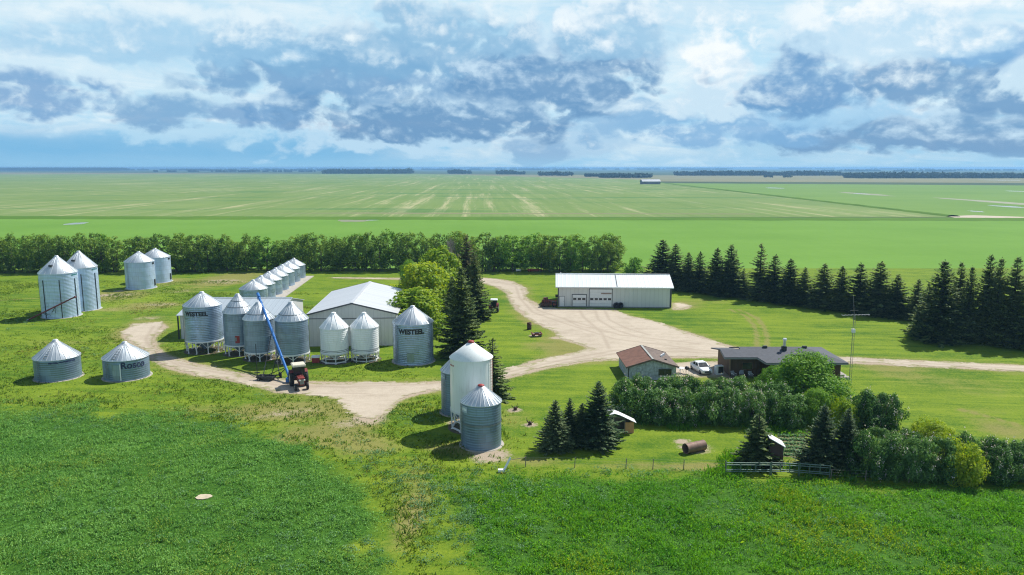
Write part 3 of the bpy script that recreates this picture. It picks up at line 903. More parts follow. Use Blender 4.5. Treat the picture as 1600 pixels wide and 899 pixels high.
c, r, ze, za = solve(383, 432.5, 565, 496.5, 473.5, .95)
zs = zat(408, 547.5, c.y)
b, fa = hopper_bin('weathered hopper bin under the raised end of the blue auger', HOP, c, r, zs, ze, za, 'galv_old', 8, bands=1)
c, r, ze, za = solve(432.5, 485, 569.5, 497.5, 473.5, .95)
zs = zat(459, 550.5, c.y)
b, fa = hopper_bin('weathered hopper bin directly right of the blue auger tube', HOP, c, r, zs, ze, za, 'galv_old', 8, bands=1)
WH = 'small white hopper bins by the warehouse'
for xl, xr, yb, ye, ya, ys, lab in [(502, 546, 569.5, 510.5, 490, 549.5, 'small white hopper bin beside the red box, left of the white pair'),
                                    (549, 593, 567, 509, 490, 548, 'small white hopper bin between its white twin and the tall lettered floor bin')]:
    c, r, ze, za = solve(xl, xr, yb, ye, ya, .95)
    zs = zat((xl + xr) / 2, ys, c.y)
    b, fa = hopper_bin(lab, WH, c, r, zs, ze, za, 'bin_white', 8, M['bin_white'], M['bin_white'], ring=True, corr=.3, ribs=12, sw=.11)
    for k in range(2):
        MB().lathe([(r + .03, zs + .28 + k * .22), (r + .04, zs + .33 + k * .22), (r + .015, zs + .36 + k * .22)], 40).build('hoop', M['grey_steel'], b)
c, r, ze, za = solve(615, 678, 571.7, 502, 479.5)
b, fa = flat_bin('tall lettered floor bin with a green door, standing between white hoppers and dark spruces', 'bins by the warehouse', c, r, ze, za, 'galv', ribs=20)
lettering('WESTEEL', 1.0, r + .04, ze - 1.1, fa - .10, M['black_letter'], b, bold=.05)
d = curved_panel(b, 'door', r, fa - .32, fa + .03, .5, 1.95, M['door_green'], .07)
roof_steps(b, r, ze, za, fa - 1.25, M['grey_steel'], 7)
# the three at the right of the loop
GRP = 'three bins at the end of the loop'
c, r, ze, za = solve(690, 745, 652, 577, 553)
b, fa = flat_bin('grey corrugated bin mostly hidden behind the tall white hopper bin', GRP, c, r, ze, za, 'galv_dark', ribs=24, lid=M['red_paint'])
d = curved_panel(b, 'sign_plate', r, fa - 1.35, fa - .85, ze - .95, ze - .3, M['pale_plate'], .05)
smudge(.9, .4, r + .06, ze - .62, fa - 1.08, M['white_letter'], d, 6)
c, r, ze, za = solve(704.5, 770, 678, 557, 535, .95)
zs = zat(737, 638, c.y)
b, fa = hopper_bin('tall smooth white hopper bin with red cap, tallest at the loop end', GRP, c, r, zs, ze, za, 'bin_cream', 8, M['bin_cream'], M['red_paint'], ring=True, corr=0, ribs=0, sw=.13)
smudge(1.1, .22, r + .03, ze - .75, fa - 1.15, M['red_letter'], b, 5)
ladder(b, r, zs, ze, fa + 1.15, M['red_paint'])
c, r, ze, za = solve(721, 783.5, 705.5, 625.5, 603.5)
b, fa = flat_bin('grey corrugated bin with red roof cap, nearest of all to the tall grass', GRP, c, r, ze, za, 'galv_dark', ribs=28, lid=M['red_paint'], rails=True, side=-1.2)
d = curved_panel(b, 'sign_plate', r, fa - 1.28, fa - .72, ze - .95, ze - .25, M['pale_plate'], .05)
smudge(1.0, .45, r + .06, ze - .6, fa - 1.0, M['white_letter'], d, 7)
MB().lathe([(r + .035, ze - 2.3), (r + .05, ze - 2.25), (r + .035, ze - 2.2)], 48).build('wall_band', M['grey_steel'], b)

# ------------------------------------------------------------------ buildings
M['wh_roof'] = sheet('warehouse_roof_metal', (.64, .65, .66), .38, .35, .9, 1, .1)
M['wh_wall'] = sheet('grey_cladding', (.60, .60, .61), .5, .1, .6, 0, .07)
M['shed_roof'] = sheet('pale_blue_roof_metal', (.55, .61, .64), .36, .4, .9, 0, .1)
M['shop_roof'] = sheet('white_roof_metal', (.68, .72, .72), .4, .15, .9, 0, .06)
M['shop_wall'] = sheet('white_cladding', (.62, .625, .61), .5, .05, .9, 0, .05)
M['trim'] = paint('dark_trim', (.07, .075, .085), .5, 0, .2, 2)
M['glass'] = paint('dark_window', (.02, .025, .03), .12, 0, .3, 2)
M['door_white'] = paint('white_door', (.74, .75, .75), .45, 0, .05, 1, (.55, .55, .52))
M['white_trim'] = paint('white_trim', (.74, .75, .76), .45, 0, .05, 1)

def gable(name, label, cat, x, y, rz, w, L, ze, zr, roofm, wallm, over=.45, th=.14, trim=None, ridge_along='y'):
    """gabled building: gable ends face local -y/+y, width w along x, length L along y"""
    root = empty(name, (x, y, 0), rz, label, cat)
    hw = w / 2
    m = MB()
    m.add([(-hw, 0, 0), (hw, 0, 0), (hw, 0, ze), (0, 0, zr), (-hw, 0, ze), (-hw, L, 0), (hw, L, 0), (hw, L, ze), (0, L, zr), (-hw, L, ze)],
          [(0, 1, 2, 3, 4), (6, 5, 9, 8, 7), (5, 0, 4, 9), (1, 6, 7, 2)])
    m.build('wall', wallm, root)
    s = (zr - ze) / hw
    r_ = MB()
    for sg in (-1, 1):
        e = hw + over
        r_.add([(sg * e, -over, ze - over * s + .03), (0, -over, zr + .03), (0, L + over, zr + .03), (sg * e, L + over, ze - over * s + .03),
                (sg * e, -over, ze - over * s + .03 + th), (0, -over, zr + .03 + th), (0, L + over, zr + .03 + th), (sg * e, L + over, ze - over * s + .03 + th)],
               [(0, 1, 2, 3), (4, 5, 6, 7), (0, 1, 5, 4), (2, 3, 7, 6), (3, 0, 4, 7)])
    ro = r_.build('roof', roofm, root)
    if trim:
        for yy in (-over - .03, L + over + .03):
            mt = MB()
            for sg in (-1, 1): mt.bar((sg * (hw + over), yy, ze - over * s + .06), (0, yy, zr + .06), .06, .24)
            mt.build('fascia', trim, root)
    mr = MB().bar((0, -over, zr + th + .05), (0, L + over, zr + th + .05), .5, .07)
    mr.build('ridge_cap', roofm, ro)
    return root, ro

# warehouse
root, ro = gable('warehouse', 'grey metal warehouse with a wide gable behind the white hopper bins', 'warehouse', -27.0, 125.4, math.radians(3.2), 14.6, 23.5, 5.55, 7.35, M['wh_roof'], M['wh_wall'], .4, .12, M['trim'])
MB().box(-7.3, 7.3, -.05, -.005, 4.72, 4.84).build('seam_flashing', M['trim'], root)
MB().box(-4.6, 4.6, -.07, -.01, .05, 4.6).build('sliding_door', M['wh_wall'], root)
MB().box(-5.3, -4.9, -.3, -.02, .4, 1.0).build('utility_box', M['white_trim'], root)

# pole shed behind the hopper bins: ridge runs along x
sx0, sx1, sy0, sy1 = -58.9, -41.2, 130.7, 146.5
root = empty('pole_shed', ((sx0 + sx1) / 2, sy0, 0), 0, 'low pole shed with pale blue roof behind the galvanised hopper bins', 'shed')
hx = (sx1 - sx0) / 2; D_ = sy1 - sy0
m = MB()
ze_, zr_ = 4.2, 5.9
m.add([(hx, 0, 0), (hx, D_, 0), (hx, D_, ze_), (hx, D_ / 2, zr_), (hx, 0, ze_)], [(0, 1, 2, 3, 4)])
m.add([(-hx + .3, .1, 0), (-hx + .3, D_, 0), (-hx + .3, D_, ze_), (-hx + .3, D_ / 2, zr_), (-hx + .3, .1, ze_)], [(4, 3, 2, 1, 0)])
m.add([(-hx, D_, 0), (hx, D_, 0), (hx, D_, ze_), (-hx, D_, ze_)], [(0, 1, 2, 3)])
m.add([(-hx + .3, .1, 0), (hx, .1, 0), (hx, .1, ze_), (-hx + .3, .1, ze_)], [(0, 1, 2, 3)])
m.build('wall', M['wh_wall'], root)
r_ = MB(); o_ = .25; s_ = (zr_ - ze_) / (D_ / 2)
for y0, z0 in ((-o_, ze_ - o_ * s_), (D_ + o_, ze_ - o_ * s_)):
    r_.poly([(-hx - o_, y0, z0 + .03), (hx + o_, y0, z0 + .03), (hx + o_, D_ / 2, zr_ + .03), (-hx - o_, D_ / 2, zr_ + .03)], (0, 0, .12))
ro = r_.build('roof', M['shed_roof'], root)
MB().bar((-hx - o_, D_ / 2, zr_ + .2), (hx + o_, D_ / 2, zr_ + .2), .5, .06).build('ridge_cap', M['shed_roof'], ro)
for yy in (-.1,): MB().box(-hx - .1, -hx + .1, yy - .1, yy + .1, 0, ze_ - .05).build('post', M['dark_steel'], root)
MB().box(-hx + 1.3, -hx + 2.2, .02, .08, .05, 2.3).build('door', M['white_trim'], root)

# shop with two overhead doors
p1, p2 = Vector((10.0, 161.7)), Vector((34.2, 160.4))
Lx = (p2 - p1).length
root = empty('shop', (p1.x, p1.y, 0), math.atan2(p2.y - p1.y, p2.x - p1.x), 'long white metal shop with two overhead doors facing the gravel yard', 'shop building')
W_, ze_, zr_ = 12.0, 4.55, 6.35
m = MB()
m.add([(0, 0, 0), (Lx, 0, 0), (Lx, 0, ze_), (0, 0, ze_), (0, W_, 0), (Lx, W_, 0), (Lx, W_, ze_), (0, W_, ze_), (0, W_ / 2, zr_), (Lx, W_ / 2, zr_)],
      [(0, 1, 2, 3), (5, 4, 7, 6), (4, 0, 3, 8, 7), (1, 5, 6, 9, 2)])
m.build('wall', M['shop_wall'], root)
r_ = MB(); o_ = .55; s_ = (zr_ - ze_) / (W_ / 2)
for y0 in (-o_, W_ + o_):
    r_.poly([(-o_, y0, ze_ - o_ * s_ + .04), (Lx + o_, y0, ze_ - o_ * s_ + .04), (Lx + o_, W_ / 2, zr_ + .04), (-o_, W_ / 2, zr_ + .04)], (0, 0, .12))
ro = r_.build('roof', M['shop_roof'], root)
MB().bar((-o_, W_ / 2, zr_ + .2), (Lx + o_, W_ / 2, zr_ + .2), .5, .06).build('ridge_cap', M['shop_roof'], ro)
xc_ = Lx * .525
MB().bar((xc_, -.3, ze_ - .3 * s_ + .2), (xc_, W_ / 2 - .3, zr_ - .3 * s_ + .2), .1, .1).build('roof_joint', M['trim'], ro)
MB().box(-o_, Lx + o_, -o_ - .05, -o_ - .01, ze_ - o_ * s_ - .06, ze_ - o_ * s_ + .17).build('fascia', M['white_trim'], root)
for xx, nm in ((-.06, 'corner_trim'), (Lx - .18, 'corner_trim')):
    MB().box(xx, xx + .24, -.06, -.01, .1, ze_ - .15).build(nm, M['trim'], root)
MB().box(0, Lx, -.09, -.012, .0, .22).build('base_board', M['grey_steel'], root)
def fx(px): return (px - 872.5) / (1050 - 872.5) * Lx
def overhead(px0, px1, z1, n, zw):
    x0, x1 = fx(px0), fx(px1)
    MB().box(x0 - .16, x1 + .16, -.05, -.008, .22, z1 + .16).build('door_frame', M['trim'], root)
    d = MB()
    k = int((z1 - .24) / .55)
    for j in range(k):
        za_, zb_ = .24 + (z1 - .24) * j / k, .24 + (z1 - .24) * (j + 1) / k
        d.box(x0, x1, -.11, -.055, za_ + .012, zb_ - .012)
    do = d.build('overhead_door', M['door_white'], root)
    for j in range(n):
        w = (x1 - x0) / n
        MB().box(x0 + w * (j + .14), x0 + w * (j + .86), -.13, -.112, zw - .22, zw + .22).build('window', M['glass'], do)
overhead(895.5, 917, 2.75, 3, 1.85)
overhead(922.5, 957.5, 4.0, 5, 1.85)
MB().box(fx(940.5), fx(957), -.15, -.115, 2.95, 3.25).build('name_board', paint('weathered_board', (.30, .22, .18), .8, 0, .35, 2), root)
MB().box(fx(937), fx(944), -.5, -.02, ze_ - .2, ze_ - .08).build('awning_light', M['trim'], root)
MB().box(fx(875) - .1, fx(882.5) + .1, -.06, -.012, .22, 2.45).build('door_frame', M['grey_steel'], root)
d = MB().box(fx(875), fx(882.5), -.1, -.062, .24, 2.33).build('door', M['door_white'], root)
MB().tube((fx(882.5) - .12, -.14, 1.2), (fx(882.5) - .12, -.14, 1.32), .03).build('handle', M['grey_steel'], d)
MB().tube((Lx + .1, -.1, .1), (Lx + .1, -.1, ze_ - .2), .09).build('downspout', M['trim'], root)

# old garage with rusty roof
M['rust_roof'] = paint('rust_brown_shingle', (.155, .072, .048), .9, 0, .45, 1.3, (.09, .05, .04), .03)
M['rust_roof2'] = paint('worn_shingle', (.13, .10, .085), .9, 0, .5, 1.6, (.25, .13, .08), .03)
M['flake_wall'] = paint('peeling_grey_blue_board', (.38, .42, .48), .85, 0, .75, 2.6, (.12, .12, .12), .02)
root, ro = gable('garage', 'small old garage with rusty brown roof and peeling grey walls by the hedge', 'garage', 20.0, 104.6, math.radians(1.5), 6.9, 7.8, 1.95, 3.0, M['rust_roof'], M['flake_wall'], .35, .1, M['rust_roof2'])
ro.data.materials.append(M['rust_roof2'])
for p in ro.data.polygons:
    if sum(ro.data.vertices[i].co.x for i in p.vertices) / len(p.vertices) > .05: p.material_index = 1
for ch in ro.children:
    ch.data.materials[0] = paint('pale_ridge_flashing', (.30, .31, .29), .7, 0, .4, 2)
    ch.scale = (.55, 1, 1)
w_ = MB().box(1.0, 2.7, -.06, -.01, .75, 1.55).build('window', M['glass'], root)
mm = MB()
for a in ((.92, 2.78, .67, .75), (.92, 2.78, 1.55, 1.63), (.92, 1.0, .75, 1.55), (2.7, 2.78, .75, 1.55), (1.82, 1.88, .75, 1.55)): mm.box(a[0], a[1], -.09, -.015, a[2], a[3])
mm.build('frame', M['trim'], w_)
MB().box(-3.47, -3.3, -.05, .02, 0, 1.9).build('corner_trim', M['trim'], root)
MB().bar((1.9, 3.3, 2.62), (2.6, 3.9, 2.85), .16, .3).build('roof_vent', M['white_trim'], ro)
MB().box(2.2, 2.5, 1.9, 2.2, 2.2, 2.55).build('vent_pipe', M['dark_steel'], ro)

# house
M['shingle'] = paint('charcoal_shingle', (.065, .072, .088), .85, 0, .28, 2.2, (.10, .10, .11), .04)
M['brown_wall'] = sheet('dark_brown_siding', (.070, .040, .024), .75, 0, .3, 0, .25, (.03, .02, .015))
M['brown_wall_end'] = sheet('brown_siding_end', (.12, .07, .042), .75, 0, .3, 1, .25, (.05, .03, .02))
M['chimney_metal'] = paint('chimney_metal', (.6, .6, .58), .35, .6, .1, 3)
house = empty('house', (30.5, 103.8, 0), 0, 'low brown bungalow with dark shingled roof behind the lilac hedge', 'house')
def hp(x, y, z): return (x - 30.5, y - 103.8, z)
rm = MB()
def slab(pts): rm.poly([hp(*p) for p in pts], (0, 0, .16))
eZ, sl_ = 2.55, .25
zf = lambda y: eZ + (y - 103.8) * sl_
# front slope with the stepped eave, one plane
slab([(30.5, 105.4, zf(105.4)), (35.2, 105.4, zf(105.4)), (36.0, 103.8, eZ), (47.6, 103.8, eZ), (43.0, 108.6, zf(108.6)), (33.4, 108.6, zf(108.6)), (33.4, 107.8, zf(107.8)), (30.5, 107.8, zf(107.8))])
slab([(33.4, 108.6, zf(108.6)), (43.0, 108.6, zf(108.6)), (47.6, 113.4, eZ), (33.4, 113.4, eZ)])
slab([(30.5, 107.8, zf(107.8)), (33.4, 107.8, zf(107.8)), (33.4, 113.0, zf(107.8) - 1.0), (30.5, 113.0, zf(107.8) - 1.0)])
slab([(43.0, 108.6, zf(108.6)), (47.6, 103.8, eZ), (47.6, 113.4, eZ)])
ro = rm.build('roof', M['shingle'], house)
fm = MB()
for a, b in (((30.5, 105.4, zf(105.4)), (35.2, 105.4, zf(105.4))), ((35.2, 105.4, zf(105.4)), (36.0, 103.8, eZ)), ((36.0, 103.8, eZ), (47.6, 103.8, eZ)), ((47.6, 103.8, eZ), (47.6, 113.4, eZ)), ((30.5, 105.4, zf(105.4)), (30.5, 107.8, zf(107.8)))):
    a_, b_ = Vector(hp(*a)), Vector(hp(*b))
    fm.bar(a_ + Vector((0, 0, -.02)), b_ + Vector((0, 0, -.02)), .06, .2)
fm.build('fascia', paint('grey_fascia', (.22, .23, .25), .6, 0, .1, 2), house)
def wall(name, pts, mat): return MB().poly([hp(*p) for p in pts], None).build(name, mat, house)
wm = MB()
def wq(x0, y0, x1, y1, z0, z1): wm.add([hp(x0, y0, z0), hp(x1, y1, z0), hp(x1, y1, z1), hp(x0, y0, z1)], [(0, 1, 2, 3)])
wq(31.6, 106.4, 36.6, 106.4, 0, zf(106.3)); wq(36.6, 106.4, 36.6, 104.6, 0, 2.7); wq(36.6, 104.6, 46.9, 104.6, 0, 2.7); wq(46.9, 104.6, 46.9, 112.8, 0, 2.6); wq(46.9, 112.8, 31.6, 112.8, 0, 2.6)
wm.build('wall', M['brown_wall'], house)
we = MB(); we.add([hp(31.6, 112.8, 0), hp(31.6, 106.4, 0), hp(31.6, 106.4, zf(106.3)), hp(31.6, 107.8, zf(107.7)), hp(31.6, 112.8, 2.5)], [(0, 1, 2, 3, 4)])
we.build('end_wall', M['brown_wall_end'], house)
MB().box(*[v for v in (31.5 - 30.5, 31.7 - 30.5, 106.32 - 103.8, 106.5 - 103.8, 0, 2.9)]).build('corner_post', paint('pale_brown_post', (.2, .13, .09), .7, 0, .2, 3), house)
for x0, x1, y in ((33.4, 34.8, 106.4), (38.2, 40.2, 104.6), (44.5, 45.8, 104.6)):
    w_ = MB().box(x0 - 30.5, x1 - 30.5, y - 103.85, y - 103.81, 1.1, 2.1).build('window', M['glass'], house)
    q = MB()
    for a in ((x0 - .08, x1 + .08, 1.02, 1.1), (x0 - .08, x1 + .08, 2.1, 2.18), (x0 - .08, x0, 1.1, 2.1), (x1, x1 + .08, 1.1, 2.1)): q.box(a[0] - 30.5, a[1] - 30.5, y - 103.88, y - 103.815, a[2], a[3])
    q.build('frame', M['brown_wall_end'], w_)
cx_, cy_ = 39.75 - 30.5, 107.6 - 103.8
ch = MB().box(cx_ - .3, cx_ + .3, cy_ - .3, cy_ + .3, 3.2, 4.25).build('chimney', M['dark_steel'], house)
MB().tube((cx_ + .05, cy_, 4.25), (cx_ + .05, cy_, 5.15), .2, n=14).tube((cx_ + .05, cy_, 5.15), (cx_ + .05, cy_, 5.4), .32, .26, n=14).build('flue', M['chimney_metal'], ch)
for x, y in ((37.2, 108.35), (43.0, 108.3)):
    MB().box(x - 30.5 - .3, x - 30.5 + .3, y - 103.8 - .2, y - 103.8 + .2, zf(y) + .1, zf(y) + .42).build('roof_vent', M['dark_steel'], ro)
for x, y in ((41.6, 106.6), (43.1, 105.6)):
    MB().tube(hp(x, y, zf(y)), hp(x, y, zf(y) + .45), .09).build('vent_pipe', M['dark_steel'], ro)
MB().box(46.9 - 30.5, 48.4 - 30.5, .9, 5, .0, .35).box(46.9 - 30.5, 47.8 - 30.5, 1.4, 4.5, .35, .6).build('deck', paint('grey_deck_board', (.3, .28, .26), .8, 0, .2, 2), house)

# ------------------------------------------------------------------ machines and small things
M['tyre'] = paint('black_rubber', (.018, .018, .02), .8, 0, .3, 3, (.10, .09, .07))
M['rust'] = paint('rust', (.085, .042, .032), .85, .1, .45, 2.5, (.25, .15, .1), .01)
M['rust_pale'] = paint('pale_rusted_steel', (.20, .125, .095), .7, .2, .35, 1.2, (.15, .07, .05), .01)
M['auger_blue'] = paint('blue_auger_paint', (.02, .14, .42), .4, .1, .15, 1, (.25, .3, .35))
M['auger_red'] = paint('dark_red_auger_paint', (.15, .025, .03), .5, .1, .25, 1)
M['tractor_red'] = paint('dull_red_tractor_paint', (.20, .035, .03), .5, .1, .3, 2, (.10, .07, .05))
M['cream'] = paint('cream_cab_roof', (.62, .58, .46), .5, 0, .1, 1.5)
M['car_white'] = paint('white_car_paint', (.78, .79, .80), .18, 0, .03, 1)
M['wood_new'] = paint('orange_plywood', (.50, .26, .12), .8, 0, .2, 2)
M['wood_brown'] = paint('dark_brown_board', (.055, .032, .025), .8, 0, .3, 2)
M['white_tin'] = paint('white_tin_roof', (.78, .79, .80), .4, .1, .06, 1)
M['gate_metal'] = paint('pale_green_gate_tube', (.13, .19, .165), .5, .4, .2, 2)
M['wood_grey'] = paint('weathered_post_wood', (.16, .14, .12), .9, 0, .35, 3)
M['black_plastic'] = paint('black_plastic', (.02, .02, .022), .5, 0, .2, 2)
M['wire'] = paint('fence_wire', (.25, .25, .25), .5, .6, .1, 3)
M['lamp_glass'] = paint('lamp_glass', (.6, .62, .62), .15, 0, .05, 3)
M['pale_wood'] = paint('pale_board', (.45, .40, .30), .8, 0, .2, 2)

def wheel(root, p, r, w, rim, axis='x', name='wheel'):
    m = MB()
    m.lathe([(r * .58, -w / 2), (r * .9, -w / 2), (r, -w * .32), (r, w * .32), (r * .9, w / 2), (r * .58, w / 2)], 24, True, p, axis)
    o = m.build(name, M['tyre'], root)
    MB().lathe([(.01, -w * .3), (r * .3, -w * .34), (r * .6, -w * .42), (r * .6, w * .42), (r * .3, w * .34), (.01, w * .3)], 20, True, p, axis).build('rim', rim, o)
    return o

def tractor(label, x, y, rz, cabin, rear_r=.85):
    """tractor facing local -y"""
    t = empty('tractor', (x, y, 0), rz, label, 'tractor', 'old red tractors')
    R_ = M['tractor_red']
    m = MB().box(-.36, .36, -2.05, -.35, .95, 1.52).box(-.30, .30, -2.13, -2.05, .75, 1.45).box(-.22, .22, -1.9, 1.0, .6, .98)
    m.box(-.5, .5, .1, 1.0, .75, 1.05)
    m.build('body', R_, t)
    MB().box(-.24, .24, -2.17, -2.135, .82, 1.38).build('grille', M['grey_steel'], t)
    for s in (-1, 1):
        MB().lathe([(.01, 0), (.09, 0), (.11, .06), (.01, .07)], 12, True, (s * .27, 2.17, 1.32), 'y').build('headlight', M['lamp_glass'], t).rotation_euler = (0, 0, PI)
        wheel(t, (s * .82, .55, rear_r), rear_r, .46, M['cream'])
        wheel(t, (s * .68, -1.65, .42), .42, .24, M['cream'])
        f = MB()
        f.lathe([(rear_r + .08, s * .58), (rear_r + .08, s * 1.02)], 12, True, (0, .55, rear_r), 'x', arc=(.25, PI * .72))
        f.build('fender', R_, t)
    MB().bar((-.68, -1.65, .5), (.68, -1.65, .5), .12, .14).build('front_axle', M['dark_steel'], t)
    MB().tube((.2, -1.0, 1.5), (.2, -1.0, 2.25), .05).build('exhaust', M['dark_steel'], t)
    if cabin:
        q = MB()
        for s in (-1, 1):
            for yy in (-.3, .95): q.bar((s * .62, yy, 1.05), (s * .58, yy, 2.5), .09)
        q.build('cab_frame', M['dark_steel'], t)
        MB().box(-.56, .56, -.28, .92, 1.35, 2.44).build('cab_glass', M['glass'], t)
        MB().box(-.75, .75, -.5, 1.1, 2.5, 2.68).box(-.68, .68, -.42, 1.02, 2.68, 2.74).build('cab_roof', M['cream'] if cabin == 1 else M['white_tin'], t)
    MB().box(-.25, .25, .35, .8, 1.05, 1.15).box(-.25, .25, .75, .85, 1.15, 1.6).build('seat', M['black_plastic'], t)
    MB().lathe([(.2, 0), (.22, .02), (.2, .04)], 16, True, (0, -.1, 1.72)).tube((0, -.45, 1.4), (0, -.1, 1.72), .03).build('steering_wheel', M['black_plastic'], t)
    return t
g = G(461, 611)
tractor('red tractor with cream canopy hitched at the foot of the blue auger', g.x, g.y + 2.2, math.radians(24), 1, .95).scale = (1.18, 1.18, 1.16)
g = G(772, 487.5)
tr = tractor('dark red tractor with white cab roof parked on the lawn beside the spruces', g.x, g.y + .3, math.radians(176), 2, .95)

# blue grain auger, its spout over the hopper bin
au = empty('grain_auger', (0, 0, 0), 0, 'long blue grain auger on a wheeled frame, raised over the hopper bins', 'auger')
top = Vector((G(404, 462).x * 0 + (403.5 - 800) / F * depth(119.5, 9.9), 119.5, zat(404, 462, 119.5)))
lowp = Vector(((452 - 800) / F * depth(103.2, 1.5), 103.2, .75))
dirv = (top - lowp).normalized()
tb = MB().tube(lowp, top, .19, n=12)
to = tb.build('auger_tube', M['auger_blue'], au)
mm = MB()
for f in (.0, .22, .45, .68, .9):
    p = lowp + (top - lowp) * f
    mm.tube(p, p + dirv * .18, .24, n=12)
mm.build('flange', M['auger_blue'], to)
MB().tube(top - dirv * .6 + Vector((0, 0, .05)), top + dirv * .5, .26, n=10).tube(top + dirv * .2, top + dirv * .2 + Vector((0, .05, -.75)), .2, .17, 10).build('spout', M['auger_blue'], au)
MB().box(-.45, .45, -.4, .4, .15, .75, Matrix.Translation(lowp - Vector((0, 0, .75)))).build('intake_hopper', M['auger_blue'], au)
ax = G(424, 592)
axc = Vector((ax.x, ax.y, .42))
m = MB()
side = Vector((dirv.y, -dirv.x, 0)).normalized()
for s in (-1, 1):
    w0 = axc + side * s * 1.15
    m.bar(w0, lowp + (top - lowp) * .52 + side * s * .15 - Vector((0, 0, .2)), .10)
    m.bar(w0, lowp + (top - lowp) * .12 + side * s * .15 - Vector((0, 0, .2)), .09)
m.bar(axc - side * 1.2, axc + side * 1.2, .14)
m.bar(axc + Vector((0, 0, .1)), lowp + (top - lowp) * .3 - Vector((0, 0, .2)), .08)
m.build('undercarriage', M['dark_steel'], au)
for s in (-1, 1):
    p = axc + side * s * 1.3
    w_ = MB()
    w_.lathe([(.18, -.12), (.38, -.12), (.42, -.05), (.42, .05), (.38, .12), (.18, .12), (.01, .1)], 18, True, (0, 0, 0), 'x')
    wo = w_.build('wheel', M['tyre'], au); wo.location = p; wo.rotation_euler = (0, 0, math.atan2(side.y, side.x))
mm = MB()
sup = lowp + (top - lowp) * .5
for f0, f1 in ((.25, .5), (.5, .8)):
    mm.tube(lowp + (top - lowp) * f0 + Vector((0, 0, .2)), lowp + (top - lowp) * .5 + Vector((0, 0, .9)), .025, n=5)
mm.tube(lowp + (top - lowp) * .5, lowp + (top - lowp) * .5 + Vector((0, 0, .9)), .04, n=5)
mm.tube(lowp + (top - lowp) * .5 + Vector((0, 0, .9)), lowp + (top - lowp) * .85 + Vector((0, 0, .2)), .025, n=5)
mm.build('truss_cable', M['auger_blue'], au)
# the swing-out feeder on the ground with its thin upright jack
g = G(424, 591)
fe = empty('auger_feeder', (g.x - .3, g.y - 1.0, 0), math.radians(-12), 'low black auger feeder lying on the gravel left of the tractor', 'auger feeder')
MB().box(-1.2, 1.0, -.5, .5, .16, .5).build('trough', M['black_plastic'], fe)
q = MB()
for a, b in (((-1.3, -.6, .5), (1.1, -.6, .55)), ((-1.3, .6, .5), (1.1, .6, .55)), ((-1.3, -.6, .5), (-1.3, .6, .5)), ((1.1, -.6, .5), (1.1, .6, .55))): q.bar(a, b, .12, .25)
q.build('frame', M['dark_steel'], fe)
for s in (-1, 1): wheel(fe, (-.9, s * .75, .22), .22, .14, M['grey_steel'], 'y')
MB().bar((1.0, 0, .35), (2.2, .3, .4), .12).build('drawbar', M['dark_steel'], fe)
MB().tube((-1.5, 0, 0), (-1.5, 0, 5.2), .05, n=6).bar((-1.9, 0, 1.05), (-1.1, 0, 1.05), .12).build('jack_post', M['dark_steel'], fe)

# red auger leaning on the tall bin
ra = empty('red_auger', (0, 0, 0), 0, 'dark red grain auger leaning up in front of the tall bright bin', 'auger')
a = G(45.5, 501.5); Yt = G(92, 498).y - .9
b = Vector(((116.6 - 800) / F * depth(Yt, 4), Yt, zat(116.6, 464.6, Yt)))
a.z = .25
MB().tube(a, b, .14, n=10).build('auger_tube', M['auger_red'], ra)
MB().tube(b - Vector((0, 0, .05)), b + (b - a).normalized() * .25, .2, n=10).build('spout', M['auger_red'], ra)
MB().tube(a - (b - a).normalized() * .5, a, .18, n=8).build('intake', M['grey_steel'], ra)
g = G(80, 498); q = MB()
md = a + (b - a) * .58
for s in (-.6, .6):
    q.bar(g + Vector((s + .2, .2, .35)), md, .07); q.bar(g + Vector((s, .2, .35)), a + (b - a) * .3, .06)
q.bar(g + Vector((-.8, .2, .35)), g + Vector((.8, .2, .35)), .09)
q.build('undercarriage', M['dark_steel'], ra)
for s in (-.85, .85): wheel(ra, (g.x + s, g.y + .2, .35), .35, .2, M['auger_red'])

